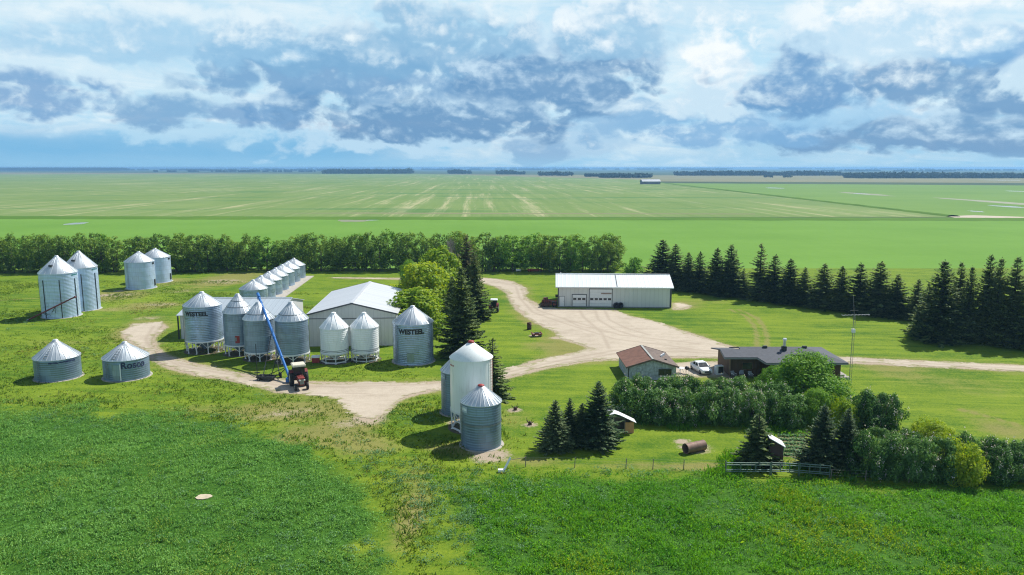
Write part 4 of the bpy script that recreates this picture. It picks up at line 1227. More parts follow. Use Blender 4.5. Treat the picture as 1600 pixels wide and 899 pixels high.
# car by the house
def car(label, x, y, rz):
    t = empty('parked_car', (x, y, 0), rz, label, 'car')
    # sections along y (front at -y): y, half width, sill z, belt z
    P = M['car_white']
    st = [(-2.25, .62, .38, .62), (-2.15, .78, .28, .74), (-1.75, .87, .22, .84), (-1.0, .90, .20, .93), (-.2, .91, .20, .96), (.8, .91, .20, .98), (1.6, .89, .22, 1.0), (2.1, .82, .28, .96), (2.25, .68, .36, .82)]
    V, Fq = [], []
    for y_, hw, z0, z1 in st:
        V += [(-hw * .92, y_, z0), (-hw, y_, (z0 + z1) / 2), (-hw * .95, y_, z1 - .06), (-hw * .8, y_, z1), (hw * .8, y_, z1), (hw * .95, y_, z1 - .06), (hw, y_, (z0 + z1) / 2), (hw * .92, y_, z0)]
    for i in range(len(st) - 1):
        for j in range(8):
            Fq.append((i * 8 + j, i * 8 + (j + 1) % 8, (i + 1) * 8 + (j + 1) % 8, (i + 1) * 8 + j))
    m = MB().add(V, Fq, True).add(V[:8], [tuple(range(8))]).add(V[-8:], [tuple(range(8))[::-1]])
    m.build('body', P, t)
    g0 = [(-.97, .74, .93), (-.27, .60, 1.375), (.95, .58, 1.375), (1.72, .70, 1.01)]
    gl = MB()
    v = []
    for y_, hw, z in g0: v += [(-hw, y_, z), (hw, y_, z)]
    gl.add(v, [(0, 1, 3, 2), (4, 5, 7, 6)])
    gl.add([(-.835, -.75, .97), (-.69, -.22, 1.33), (-.69, .80, 1.35), (-.80, 1.25, 1.02)], [(0, 1, 2, 3)])
    gl.add([(.835, -.75, .97), (.69, -.22, 1.33), (.69, .80, 1.35), (.80, 1.25, 1.02)], [(3, 2, 1, 0)])
    gl.build('windows', M['glass'], t)
    cb = MB()
    cb.add([(-.84, -.95, .9), (.84, -.95, .9), (-.66, -.22, 1.36), (.66, -.22, 1.36), (-.66, .85, 1.40), (.66, .85, 1.40), (-.80, 1.78, .95), (.80, 1.78, .95)], [(0, 1, 3, 2), (2, 3, 5, 4), (4, 5, 7, 6), (0, 2, 4, 6), (1, 7, 5, 3)])
    cb.box(-.67, .67, -.26, .9, 1.40, 1.46)
    cb.build('roof', P, t)
    q = MB()
    for s in (-1, 1):
        q.bar((s * .80, -.95, .95), (s * .67, -.25, 1.42), .07); q.bar((s * .67, .85, 1.43), (s * .8, 1.75, 1.0), .09); q.bar((s * .70, .3, 1.42), (s * .84, .3, .96), .08)
    q.build('pillar', P, t)
    MB().box(-.5, .5, -2.28, -2.2, .42, .56).box(-.42, .42, -2.27, -2.18, .6, .68).build('grille', M['black_plastic'], t)
    for s in (-1, 1):
        MB().box(s * .58 - .16, s * .58 + .16, -2.22, -2.05, .62, .74).build('headlight', M['lamp_glass'], t)
        MB().box(s * .98 - .09, s * .98 + .09, -.75, -.58, .95, 1.07).build('mirror', P, t)
        for yy in (-1.4, 1.4): wheel(t, (s * .80, yy, .32), .32, .22, M['grey_steel'])
    return t
g = G(1101, 587)
car('white sedan parked on the gravel pad between garage and house', g.x, g.y + 2.2, math.radians(12))

# rusted barrel, cart, red box, tank, outhouse, shelter ...
g = G(827, 515)
t = empty('rusty_barrel', (g.x, g.y, 0), 0, 'upright dark rusty burn barrel on the lawn edge by the yard', 'barrel')
MB().lathe([(.01, 0), (.42, 0), (.42, .4), (.45, .42), (.42, .45), (.42, .8), (.45, .82), (.42, .86), (.42, 1.3), (.38, 1.3), (.38, .25), (.01, .25)], 20).build('drum', M['rust'], t)
g = G(838.5, 526)
t = empty('flat_cart', (g.x, g.y, 0), math.radians(14), 'small low red and white cart beside the rusty burn barrel', 'cart')
MB().box(-.85, .85, -.5, .5, .38, .46).build('deck', M['white_tin'], t)
q = MB()
for s in (-1, 1): q.bar((-.85, s * .52, .5), (.85, s * .52, .5), .1, .2)
q.bar((-.85, -.55, .5), (-.85, .55, .7), .1, .2); q.bar((.85, -.55, .5), (.85, .55, .7), .1, .2)
q.build('frame', M['tractor_red'], t)
MB().box(-.35, .35, -.3, .25, .46, .75).build('crate', M['black_plastic'], t)
for sx in (-.6, .6):
    for s in (-.55, .55): wheel(t, (sx, s, .2), .2, .1, M['grey_steel'], 'y')
g = G(492.5, 568)
t = empty('red_tote', (g.x, g.y + .5, 0), math.radians(8), 'small red box with pale lid standing by the white hopper bins', 'box')
MB().box(-.55, .55, -.45, .45, .06, .85).build('body', M['red_paint'], t)
MB().box(-.62, .62, -.52, .52, .85, 1.08).build('lid', M['white_tin'], t)
for s in (-.45, .45): MB().box(s - .06, s + .06, -.46, .46, 0, .06).build('skid', M['wood_grey'], t)

def implement(label, x, y, rz):
    t = empty('farm_implement', (x, y, 0), rz, label, 'farm machine')
    rr = random.Random(5)
    MB().box(-1.7, .2, -.6, .6, .75, 1.45).box(-1.5, -.5, -.5, .5, 1.45, 2.0).build('body', M['rust'], t)
    MB().box(.1, 1.5, -.45, .45, .6, 1.15).build('engine', M['black_plastic'], t)
    q = MB()
    for k in range(7): q.bar((-1.8 + k * .5, -.75, .45), (-1.8 + k * .5 + rr.uniform(-.2, .2), -.8, rr.uniform(1.3, 2.2)), .1)
    q.bar((-1.9, -.75, .55), (1.6, -.75, .65), .14); q.bar((-1.9, -.75, 1.35), (1.5, -.8, 1.5), .1); q.bar((1.3, .2, 1.1), (1.5, 0, 2.4), .14)
    q.build('frame', M['tractor_red'], t)
    MB().lathe([(.01, -1.0), (.45, -1.0), (.45, 1.0), (.01, 1.0)], 14, True, (-1.1, -.7, .55), 'x').build('reel', M['rust'], t)
    for xx, r_ in ((-1.3, .45), (.9, .6)):
        for s in (-.7, .7): wheel(t, (xx, s, r_), r_, .28, M['rust'], 'y')
    MB().lathe([(.01, -.3), (.3, -.3), (.3, .3), (.01, .3)], 12, True, (1.4, 0, 2.4), 'x').build('air_cleaner', M['black_plastic'], t)
    return t
g = G(860, 480.5)
implement('rusty red and black farm machine parked against the left end of the shop', g.x, g.y + .9, math.radians(-3))
for px, ln, lab in ((963, .5, 'black tyre leaning on the shop wall, left one of two beside the big door'), (969.5, .42, 'black tyre leaning on the shop wall, right one of two beside the big door')):
    g = G(px, 482); t = empty('old_tyre', (g.x, g.y + .1, 0), 0, lab, 'tyre', 'old tyres by the big door')
    q = MB().lathe([(.34, -.17), (.58, -.17), (.66, -.1), (.66, .1), (.58, .17), (.34, .17), (.34, -.17)], 24)
    o = q.build('casing', M['tyre'], t); o.rotation_euler = (math.radians(62), 0, math.radians(-25)); o.location = (0, 0, .62)
    o = MB().lathe([(.01, -.05), (.36, -.06), (.36, .06), (.01, .05)], 16).build('rim', M['dark_steel'], t); o.rotation_euler = (math.radians(62), 0, math.radians(-25)); o.location = (0, 0, .62)
g = G(833.5, 425)
t = empty('hay_rake', (g.x, g.y, 0), math.radians(4), 'low red hay rake parked in the shade under the shelterbelt', 'hay rake')
q = MB().bar((-1.7, 0, .75), (1.7, .1, .8), .22, .3).bar((-1.7, -.5, .5), (1.7, -.5, .5), .12).bar((1.6, 0, .7), (2.6, -.6, .45), .12)
for k in range(9): q.bar((-1.6 + k * .4, -.5, .5), (-1.6 + k * .4, -.7, .05), .05)
q.build('frame', M['red_paint'], t)
for s in (-1.4, 1.4): wheel(t, (s, .3, .4), .4, .2, M['red_paint'])
g = G(810, 425)
t = empty('fuel_tank', (g.x, g.y, 0), math.radians(5), 'small white fuel tank on skids left of the red hay rake', 'tank')
MB().lathe([(.01, -.75), (.25, -.73), (.32, -.62), (.32, .62), (.25, .73), (.01, .75)], 18, True, (0, 0, .5), 'x').build('tank_shell', M['white_paint'], t)
for s in (-.45, .45): MB().box(s - .05, s + .05, -.3, .3, 0, .3).build('skid', M['grey_steel'], t)
g = G(876, 430.5)
t = empty('propane_cylinder', (g.x, g.y, 0), 0, 'tiny white propane cylinder in the grass behind the shop roof', 'gas cylinder')
MB().lathe([(.01, 0), (.2, 0), (.22, .1), (.22, .6), (.12, .75), (.01, .78)], 16).build('shell', M['white_paint'], t)
MB().lathe([(.12, .75), (.12, .92), (.1, .92), (.1, .75)], 12).build('collar', M['white_paint'], t)

# culvert pipe lying in the yard
g = G(1085, 706)
t = empty('culvert_pipe', (g.x, g.y, 0), math.radians(27), 'rusted steel culvert pipe lying on bare ground in the back yard', 'pipe'); t.scale = (.78, .78, .78)
q = MB(); n = 30
pr = [(.68 if k % 3 else .72, -1.6 + 3.2 * k / 9) for k in range(10)]
q.lathe(pr, 32, True, (0, 0, .7), 'x')
q.lathe([(.64, -1.6), (.64, 1.6)], 32, True, (0, 0, .7), 'x'); q.lathe([(.72, -1.6), (.64, -1.6)], 32, False, (0, 0, .7), 'x'); q.lathe([(.64, 1.6), (.72, 1.6)], 32, False, (0, 0, .7), 'x')
q.build('pipe_wall', M['rust_pale'], t)
MB().lathe([(.65, 1.3), (.01, 1.3)], 28, False, (0, 0, .7), 'x').build('end_plate', M['rust'], t)
g = G(1062, 690)
# outhouse
g = G(1212, 730.5)
t = empty('outhouse', (g.x, g.y, 0), math.radians(-8), 'narrow dark brown outhouse with white slanted roof by the metal gates', 'outhouse')
w_, d_ = 1.35, 1.4
hL, hR = 3.0, 2.25
MB().add([(-w_ / 2, 0, 0), (w_ / 2, 0, 0), (w_ / 2, 0, hR), (-w_ / 2, 0, hL), (-w_ / 2, d_, 0), (w_ / 2, d_, 0), (w_ / 2, d_, hR), (-w_ / 2, d_, hL)],
         [(0, 1, 2, 3), (5, 4, 7, 6), (4, 0, 3, 7), (1, 5, 6, 2)]).build('wall', M['wood_brown'], t)
k = (hR - hL) / w_
MB().poly([(-w_ / 2 - .15, -.2, hL + .02 - .15 * k), (w_ / 2 + .15, -.2, hR + .02 + .15 * k), (w_ / 2 + .15, d_ + .2, hR + .02 + .15 * k), (-w_ / 2 - .15, d_ + .2, hL + .02 - .15 * k)], (0, 0, .07)).build('roof', M['white_tin'], t)
MB().box(w_ / 2 + .005, w_ / 2 + .04, .25, 1.15, .1, 2.0).build('door', M['rust'], t)
# plywood shelter beside the spruces
g = G(990, 677)
t = empty('yard_shelter', (g.x, g.y, 0), math.radians(6), 'small open shelter with white tin roof and orange plywood side by the spruces', 'shelter')
MB().box(-1.05, -.02, -.03, .03, 0, 1.3).box(-.03, .03, .03, 1.5, .0, 1.3).build('plywood_wall', M['wood_new'], t)
MB().box(-2.9, -.1, 1.5, 1.56, .0, 1.4).build('back_wall', M['wood_grey'], t)
pts = [(-2.9, 2.35), (-2.3, 2.45), (-1.7, 2.25), (-1.0, 1.9), (.22, 1.27)]
q = MB()
for (xa, za_), (xb, zb_) in zip(pts[:-1], pts[1:]): q.poly([(xa, -.3, za_), (xb, -.3, zb_), (xb, .8, zb_ + .1), (xa, .8, za_ + .1)], (0, 0, .05))
q.build('roof', M['white_tin'], t)
q = MB()
for (xa, za_), (xb, zb_) in zip(pts[:-1], pts[1:]): q.poly([(xa, .8, za_ + .1), (xb, .8, zb_ + .1), (xb, 1.9, zb_ - .1), (xa, 1.9, za_ - .1)], (0, 0, .05))
q.build('rear_roof', M['shingle'], t)
q = MB().bar((-2.8, 0, 0), (-2.8, 0, 2.3), .1).bar((-1.05, 0, 0), (-1.05, 0, 1.85), .1).bar((-2.8, 0, 2.15), (-1.05, 0, 1.8), .1)
q.build('post', M['wood_grey'], t)
g = G(970, 669.5)
MBo = MB().box(-.9, .9, -.4, .4, .0, .08, Matrix.Translation(g + Vector((.1, .2, 0))) @ Matrix.Rotation(.1, 4, 'Z'))
o = MBo.add([], []).build('loose_board', M['pale_wood']); tag(o, 'pale board lying in the grass in front of the open shelter', 'board')

# radio mast beside the house
Ym = 103.0
bx = (1327.5 - 800) / F * depth(Ym); zt = zat(1323, 462, Ym); zb = zat(1327, 493, Ym)
t = empty('radio_mast', (bx, Ym, 0), 0, 'slender lattice radio mast with cross antenna at the house corner', 'mast')
q = MB(); s3 = .2
L3 = [(s3 * math.cos(a), s3 * math.sin(a)) for a in (PI / 2, PI / 2 + 2 * PI / 3, PI / 2 + 4 * PI / 3)]
for (x, y) in L3: q.tube((x, y, 0), (x * .8, y * .8, zb), .022, n=5)
z = 0.; k = 0
while z < zb - .5:
    for i in range(3):
        a, b = L3[i], L3[(i + 1) % 3]
        q.tube((a[0], a[1], z), (b[0], b[1], z + .5), .012, n=4)
    z += .5
q.build('lattice_tower', M['wire'], t)
MB().tube((0, 0, zb - .3), (-.35, 0, zt), .035, .02, 6).build('pole', M['wire'], t)
q = MB().tube((-1.75, 0, zb), (2.1, 0, zb + .12), .028, n=6)
for k in range(8): q.tube((-1.6 + k * .5, -.7 + k * .04, zb + .03), (-1.6 + k * .5, .7 - k * .04, zb + .03), .014, n=4)
q.build('boom_antenna', M['grey_steel'], t)
q = MB()
for zz in (zb + .7,): q.tube((-.7, 0, zz), (.5, 0, zz), .015, n=4)
q.build('crossbar', M['wire'], t)
z1 = zat(1327, 517, Ym)
MB().box(-.2, .2, -.2, .2, z1 - .25, z1 + .25).build('receiver_box', M['white_paint'], t)

# gates, fence
GATE = 'tube gates at the tall grass edge'
for px0, px1, py0, py1, lab in ((1134, 1205, 743, 743.5, 'pale green tube gate panel, left of the three at the tall grass'),
                                (1205, 1249, 743, 744.5, 'pale green tube gate panel, middle of the three below the outhouse'),
                                (1249, 1298, 744.5, 748, 'pale green tube gate panel, right of the three near the dark spruces')):
    a, b = G(px0, py0), G(px1, py1)
    L_ = (b - a).length - .12
    t = empty('tube_gate', a, math.atan2(b.y - a.y, b.x - a.x), lab, 'gate', GATE)
    q = MB()
    for z in (.42, .60, 1.08, 1.3): q.tube((0, 0, z), (L_, 0, z), .05, n=6)
    q.build('rail', M['gate_metal'], t)
    for x in (0, L_): MB().tube((x, 0, .0), (x, 0, 1.4), .05, n=6).build('end_post', M['gate_metal'], t)
    q = MB()
    for f in (.33, .67): q.bar((L_ * f, 0, .4), (L_ * f, 0, 1.3), .07, .05)
    q.build('stay', M['gate_metal'], t)
t = empty('wire_fence', (0, 0, 0), 0, 'thin wire fence on small dark posts along the tall grass', 'fence')
pts = [G(px, 729 + (px - 790) * .02) for px in (821, 898, 978, 1020, 1068, 1133)]
pts2 = [G(px, py) for px, py in ((1298, 750), (1352, 752), (1420, 754), (1490, 756), (1570, 758), (1660, 761))]
for P_ in (pts, pts2):
    for p in P_: MB().tube(p, p + Vector((.03, 0, 1.1)), .045, .04, 6).build('post', M['wood_grey'], t)
    q = MB()
    for p, p2 in zip(P_[:-1], P_[1:]):
        for z in (.45, .75, 1.03): q.tube(p + Vector((0, 0, z)), p2 + Vector((0, 0, z)), .005, n=4, cap=False)
    q.build('wire', M['wire'], t)
a = G(786, 738)
t = empty('leaning_post', a, 0, 'white leaning pipe with a thin rail at the tall grass corner', 'post')
MB().tube((0, 0, 0), (.75, .5, 1.35), .13, .11, 10).build('pipe', M['white_paint'], t)
MB().box(-.5, .1, -.2, .2, .05, .3).build('footing', M['white_tin'], t)
b = G(821, 729) - a
MB().tube((.6, .4, 1.1), (b.x, b.y, .95), .03, n=5).build('rail', M['wood_grey'], t)

# things on the gravel pad by the house
g = G(1123, 585)
t = empty('chest_freezer', (g.x, g.y, 0), math.radians(10), 'white and black appliance standing at the left wall of the house', 'appliance')
MB().box(-.55, .55, -.4, .4, .05, 1.35).build('cabinet', M['white_tin'], t)
MB().box(-.28, .5, -.45, -.405, .3, 1.25).build('door', M['black_plastic'], t)
MB().box(-.5, .5, -.35, .35, 0, .05).build('plinth', M['dark_steel'], t)
g = G(1064, 583)
t = empty('garden_table', (g.x, g.y, 0), 0, 'white round garden table at the right wall of the garage', 'table')
MB().lathe([(.01, .72), (.6, .72), (.62, .75), (.6, .78), (.01, .78)], 24).build('table_top', M['white_tin'], t)
for k in range(3): MB().bar((.1 * math.cos(k * 2.1), .1 * math.sin(k * 2.1), .72), (.45 * math.cos(k * 2.1), .45 * math.sin(k * 2.1), 0), .06).build('leg', M['white_tin'], t)
g = G(1070, 584)
t = empty('kettle_grill', (g.x + .3, g.y, 0), 0, 'black kettle grill beside the white garden table', 'grill')
MB().lathe([(.01, .55), (.22, .6), (.34, .78), (.36, .85), (.3, 1.02), (.12, 1.12), (.01, 1.13)], 20).build('bowl', M['black_plastic'], t)
for k in range(3): MB().tube((.2 * math.cos(k * 2.1), .2 * math.sin(k * 2.1), .6), (.34 * math.cos(k * 2.1), .34 * math.sin(k * 2.1), 0), .02).build('leg', M['grey_steel'], t)
for i, (px, py, rz, lab) in enumerate(((1147, 591, .4, 'grey lawn chair by the house, left of three in front of the siding'), (1158, 590, -.3, 'grey lawn chair by the house, middle of three in front of the siding'), (1173, 591.5, .1, 'grey lawn chair by the house, right of three in front of the siding'))):
    g = G(px, py)
    t = empty('lawn_chair', (g.x, g.y, 0), rz, lab, 'chair', 'lawn chairs in front of the house')
    MB().box(-.3, .3, -.3, .3, .4, .46).build('seat', M['grey_steel'], t)
    MB().poly([(-.3, .28, .46), (.3, .28, .46), (.3, .5, .95), (-.3, .5, .95)], (0, .04, 0)).build('backrest', M['grey_steel'], t)
    for sx in (-.27, .27):
        for sy in (-.27, .27): MB().bar((sx, sy, 0), (sx, sy, .4), .04).build('leg', M['grey_steel'], t)
        MB().bar((sx, -.27, .62), (sx, .35, .66), .05).build('armrest', M['white_tin'], t)
for px, py, lab in ((805, 641, 'cut shrub stump in a dry circle, nearer the tall white bin'), (828, 664, 'cut shrub stump in a dry circle, nearer the three spruces')):
    g = G(px, py); t = empty('shrub_stump', g, 0, lab, 'stump', 'cut stumps on the lawn')
    MB().lathe([(.24, 0), (.18, .25), (.15, .4), (.01, .42)], 12).build('stump', M['wood_brown'], t)
    q = MB(); rr = random.Random(px)
    for k in range(7):
        a = k * .9; q.tube((.1 * math.cos(a), .1 * math.sin(a), .1), (.5 * math.cos(a), .5 * math.sin(a), rr.uniform(.4, .8)), .05, .02, 5)
    q.build('shoot', M['wood_brown'], t)
STONE = G(318, 777.5)
pts = []
for k_ in range(26):
    a_ = 2 * PI * k_ / 26; q_ = .75 + .5 * float(vnoise(np.array([math.cos(a_) * 2 + 9]), np.array([math.sin(a_) * 2]), 1.3, 3)[0])
    pts.append((STONE.x + .72 * q_ * math.cos(a_), STONE.y + .55 * q_ * math.sin(a_), .03))
tag(MB().poly(pts, (0, 0, .05)).build('bare_patch', paint('pale_dry_soil', (.46, .39, .28), .9, 0, .25, 3, None, .03)), kind='structure')
# far barn alone in the fields
Yb = G(1014, 288.0).y
t, ro = gable('far_barn', 'lone pale barn with outbuilding far out in the fields', 'barn', (1014 - 800) / F * depth(Yb) - 14, Yb, math.radians(-80), 14, 34, 5.0, 8.5, paint('far_barn_roof', (.30, .33, .36), .6, .1, .15, .3), paint('far_barn_wall', (.16, .17, .2), .8, 0, .2, .2), .8, .3)
m = MB().box(-7.4, -7.02, 4, 9, 0, 4).build('door', M['trim'], t)

# ------------------------------------------------------------------ vegetation
M['bark'] = paint('bark', (.09, .075, .06), .95, 0, .35, 2)
M['bark_dark'] = paint('spruce_bark', (.05, .04, .033), .95, 0, .35, 2)
M['dead_wood'] = paint('dead_grey_wood', (.24, .21, .20), .95, 0, .25, 2)
M['leaf'] = leafmat('poplar_leaves', (.060, .150, .014), (.240, .360, .045), None, .45, .4)
M['leaf_lime'] = leafmat('maple_leaves', (.150, .290, .010), (.400, .500, .022), None, .5, .4)
M['leaf_bright'] = leafmat('ash_leaves', (.070, .210, .012), (.220, .400, .040), None, .45, .4)
M['leaf_lilac'] = leafmat('lilac_leaves', (.030, .105, .016), (.155, .300, .072), None, .38, .35)
M['blossom'] = leafmat('lilac_blossom', (.50, .46, .46), (.80, .74, .74), None, .3, .4)
M['needle'] = leafmat('spruce_needles', (.030, .075, .022), (.200, .265, .080), None, .25, .45)
M['needle_blue'] = leafmat('blue_spruce_needles', (.034, .085, .036), (.235, .300, .135), None, .25, .45)
M['needle_old'] = leafmat('thin_spruce_needles', (.055, .060, .024), (.190, .180, .075), None, .2, .4)
M['blade'] = leafmat('tall_grass_blades', (.072, .245, .034), (.255, .510, .115), (.290, .410, .050), .42, .75, .16)
M['blade_r'] = leafmat('tall_grass_blades_lush', (.040, .205, .006), (.175, .450, .018), (.300, .430, .012), .42, .75, .12)
M['rough'] = leafmat('rough_grass_blades', (.075, .190, .010), (.200, .300, .028), (.32, .29, .09), .42, .85, .12)
M['weed'] = leafmat('broad_weeds', (.060, .180, .055), (.190, .350, .160), None, .38, .5, .2)
M['far_leaf'] = leafmat('distant_woodland', (.016, .042, .022), (.050, .085, .035), None, .1)

def unit(v): return v / (np.linalg.norm(v, axis=1, keepdims=True) + 1e-9)

def quads(P, Nn, size, aspect=1.0, rng=RNG, shape='leaf'):
    """a leaf-shaped quad at each point P facing normals Nn"""
    n = len(P)
    a = unit(np.cross(Nn, rng.normal(size=(n, 3))))
    b = np.cross(Nn, a)
    s = np.asarray(size).reshape(-1, 1) * np.ones((n, 1))
    u, w = a * s * .5, b * s * .5 * aspect
    V = np.stack([P - u, P - w * .9 + u * .1, P + u, P + w * .9 + u * .1], 1).reshape(-1, 3)
    return V, np.arange(n * 4).reshape(n, 4)

def leafy_crown(name, mat, blobs, per, leaf, rng, parent, up=.55, hollow=.72):
    """leaf clumps: blobs = (x, y, z, r) sprays, each filled with leaves mostly near its surface"""
    P, Nn = [], []
    for (x, y, z, r) in blobs:
        n = max(6, int(per * r * r))
        d = unit(rng.normal(size=(n, 3)))
        rad = r * (hollow + (1 - hollow) * rng.random((n, 1))) * (.8 + .4 * rng.random((n, 1)))
        P.append(np.array([[x, y, z]]) + d * rad * np.array([[1, 1, .8]]))
        Nn.append(unit(d * 1.1 + rng.normal(size=(n, 3)) * .45 + np.array([[0, 0, up]])))
    P, Nn = np.concatenate(P), np.concatenate(Nn)
    P[:, 2] = np.maximum(P[:, 2], .03)
    V, Fq = quads(P, Nn, leaf * (.6 + .8 * rng.random(len(P))), .8, rng)
    return mesh_np(name, V, Fq, mat, parent)

def limbs(h, r, rng, n=5, lean=.1, low=.25, spread=.35, mult=1):
    m = MB()
    for s in range(mult):
        x0, y0 = (0, 0) if mult == 1 else (rng.normal() * .25, rng.normal() * .25)
        p = Vector((x0, y0, -.05)); k = 5
        tipx, tipy = rng.normal() * lean * h, rng.normal() * lean * h
        pr = p
        for i in range(1, k + 1):
            f = i / k
            q = Vector((x0 + tipx * f ** 1.4 + rng.normal() * .03 * h * .3, y0 + tipy * f ** 1.4 + rng.normal() * .03 * h * .3, h * .85 * f))
            m.tube(pr, q, r * (1 - .8 * (i - 1) / k), r * (1 - .8 * f), 6, False); pr = q
        for b in range(n):
            f = low + (1 - low) * b / n * .8
            a = rng.random() * 2 * PI
            st = Vector((x0 + tipx * f ** 1.4, y0 + tipy * f ** 1.4, h * .85 * f))
            L = h * spread * (.6 + .6 * rng.random()) * (1 - f * .5)
            md = st + Vector((math.cos(a) * L * .5, math.sin(a) * L * .5, L * .35))
            en = md + Vector((math.cos(a + .3) * L * .45, math.sin(a + .3) * L * .45, L * .5))
            m.tube(st, md, r * .38 * (1 - f * .6), r * .22, 5, False); m.tube(md, en, r * .22, r * .07, 5, False)
    return m

def make_broadleaf(name, h, rad, mat, seed, leaf=.34, nb=46, per=26, low=.16, mult=1, shape=1.0, bark='bark', tr=.14):
    """unit tree with its root at the origin"""
    rng = np.random.default_rng(seed)
    root = empty(name)
    limbs(h, tr, rng, 6, .05, .2, .3, mult).build('trunk', M[bark], root)
    bl = []
    lob = rng.random(8) * .5 + .72
    for i in range(nb):
        f = low + (1 - low) * (i + rng.random()) / nb
        prof = math.sin(PI * min(1, max(.12, (f - low * .5) / (1.06 - low * .5))) ** .8) ** .6 * shape
        a = rng.random() * 2 * PI
        rr = rad * prof * lob[int(a / (2 * PI) * 8) % 8] * math.sqrt(.15 + .85 * rng.random())
        br = rad * (.20 + .22 * rng.random()) * (1.08 - .35 * f)
        bl.append((math.cos(a) * rr, math.sin(a) * rr, h * f * (.93 + .1 * rng.random()), br))
    leafy_crown('crown', M[mat], bl, per / (rad * .3) ** 2 * 1.0, leaf, rng, root)
    return root

def make_spruce(h, rad, mat, seed, tiers=26, thin=0.0, low=.02, spray=.5, dens=1.0):
    rng = np.random.default_rng(seed)
    root = empty('spruce_tree')
    MB().tube((0, 0, -.05), (0, 0, h * .97), .022 * h, .03, 7).build('trunk', M['bark_dark'], root)
    P, D, Nn, S = [], [], [], []
    for t in range(tiers):
        f = low + (1 - low) * (t / tiers) ** .92
        R_ = rad * (1 - f) ** .82 * (.82 + .3 * rng.random()) + .10
        if f < .10: R_ *= .72 + 2.8 * f
        nb = int((6 + 7 * (1 - f)) * (1 - thin * .5))
        a0 = rng.random() * 6.28
        for b in range(nb):
            if rng.random() < thin * .35: continue
            a = a0 + 2 * PI * (b + rng.normal() * .18) / nb
            L = R_ * (.72 + .42 * rng.random())
            z0 = h * f + rng.normal() * .012 * h
            droop = (.34 - .62 * f) * (1 + .4 * rng.normal()) + thin * .15
            dirh = np.array([math.cos(a), math.sin(a), 0.]); side = np.array([-math.sin(a), math.cos(a), 0.])
            ns = max(3, int(L / (spray * .26) * dens))
            for s in range(ns):
                g = (s + .6) / ns
                zz = z0 - droop * L * g + .22 * L * g * g * (1 if f < .8 else 2)
                c = dirh * L * g + np.array([0, 0, zz])
                for sg in (-1, 1):
                    sd = unit((dirh * (.75 + .3 * rng.random()) + side * sg * (.75 + .3 * rng.random()) + np.array([0, 0, -.30 + .25 * rng.normal()]))[None])[0]
                    P.append(c); D.append(sd); S.append(spray * (1.15 - .55 * g) * (.7 + .6 * rng.random()) * (.55 + .6 * (1 - f)))
                P.append(c); D.append(unit((dirh + np.array([0, 0, -droop * .6 + .25 * g + .15 * rng.normal()]))[None])[0]); S.append(spray * .8 * (.6 + .4 * (1 - f)))
    for k in range(8):
        P.append(np.array([0, 0, h * (.93 + .01 * k)])); d = rng.normal(size=3) * .35 + np.array([0, 0, .9]); D.append(d / np.linalg.norm(d)); S.append(.4)
    P, D, S = np.array(P), np.array(D), np.array(S)[:, None]
    n = len(P)
    rnd = rng.normal(size=(n, 3)); rnd[:, 2] *= .4
    W = unit(np.cross(D, np.array([[0, 0, 1.]]) + rnd * .55))
    w = S * .36
    V = np.stack([P - W * w * .35, P + D * S * .45 - W * w, P + D * S, P + D * S * .45 + W * w], 1).reshape(-1, 3)
    mesh_np('crown', V, np.arange(n * 4).reshape(n, 4), M[mat], root)
    return root

USED = {}
def place(key, protos, pos_, sx, sz, rz, label, cat, group=None, i=None):
    i = random.randrange(len(protos)) if i is None else i % len(protos)
    p = protos[i]
    o = p if (key, i) not in USED else copy_tree(p)
    USED[(key, i)] = True
    o.location = pos_; o.scale = (sx, sx, sz); o.rotation_euler = (0, 0, rz)
    for k in ('label', 'category', 'group'):
        if k in o: del o[k]
    return tag(o, label, cat, group)

# shelterbelt along the far field
BELT = [make_broadleaf('deciduous_tree', 11, 2.9, 'leaf', 100 + k, .42, 58, 46, .10, 1 if k % 2 else 2, 1.0) for k in range(7)]
BELT += [make_broadleaf('deciduous_tree', 11, 2.9, 'leaf_bright', 120 + k, .42, 54, 44, .12, 2, 1.0) for k in range(2)]
rr = random.Random(3)
px = -70.0
side_lab = [(60, 'leafy green shelterbelt tree at the left edge behind the tall bright bins'), (195, 'leafy green shelterbelt tree between the tall bin pair and the far bin pair'),
            (285, 'leafy green shelterbelt tree right behind the far pair of ribbed bins'), (372, 'leafy green shelterbelt tree in the run left of the row of seven bins'),
            (480, 'leafy green shelterbelt tree behind the row of seven silver bins'), (640, 'leafy green shelterbelt tree behind the grey metal warehouse'),
            (760, 'leafy green shelterbelt tree behind the tall dark spruces and bare tree'), (870, 'leafy green shelterbelt tree above the curved drive and red rake'), (2000, 'leafy green shelterbelt tree behind the left end of the white shop')]
belt_base = lambda x: 426 - 2.5 * math.sin((x + 100) / 1100 * PI) + (x < 330) * 1.5
n = 0
while px < 962:
    for row in range(2):
        pb = belt_base(px) - row * 3.6
        q = G(px + rr.uniform(-3, 3) + row * 6, pb)
        if rr.random() < .10: continue
        topy = 367.5 + rr.gauss(0, 4.2) + (2 if px > 850 else 0) + (4 * math.exp(-((px - 140) / 22) ** 2) + 9 * math.exp(-((px - 438) / 14) ** 2)) - (3 if 540 < px < 700 else 0) + max(0, (60 - px) * .03)
        hh = zat(px, topy, q.y)
        w = rr.uniform(.72, 1.28)
        lab = next(l for e, l in side_lab if px < e)
        i = rr.randrange(9) if px > 690 or rr.random() < .5 else rr.randrange(7)
        place('belt', BELT, q, w, hh / 11.4, rr.random() * 6.28, lab, 'tree', 'trees of the long shelterbelt', i)
        n += 1
    px += rr.uniform(13.5, 19.5)
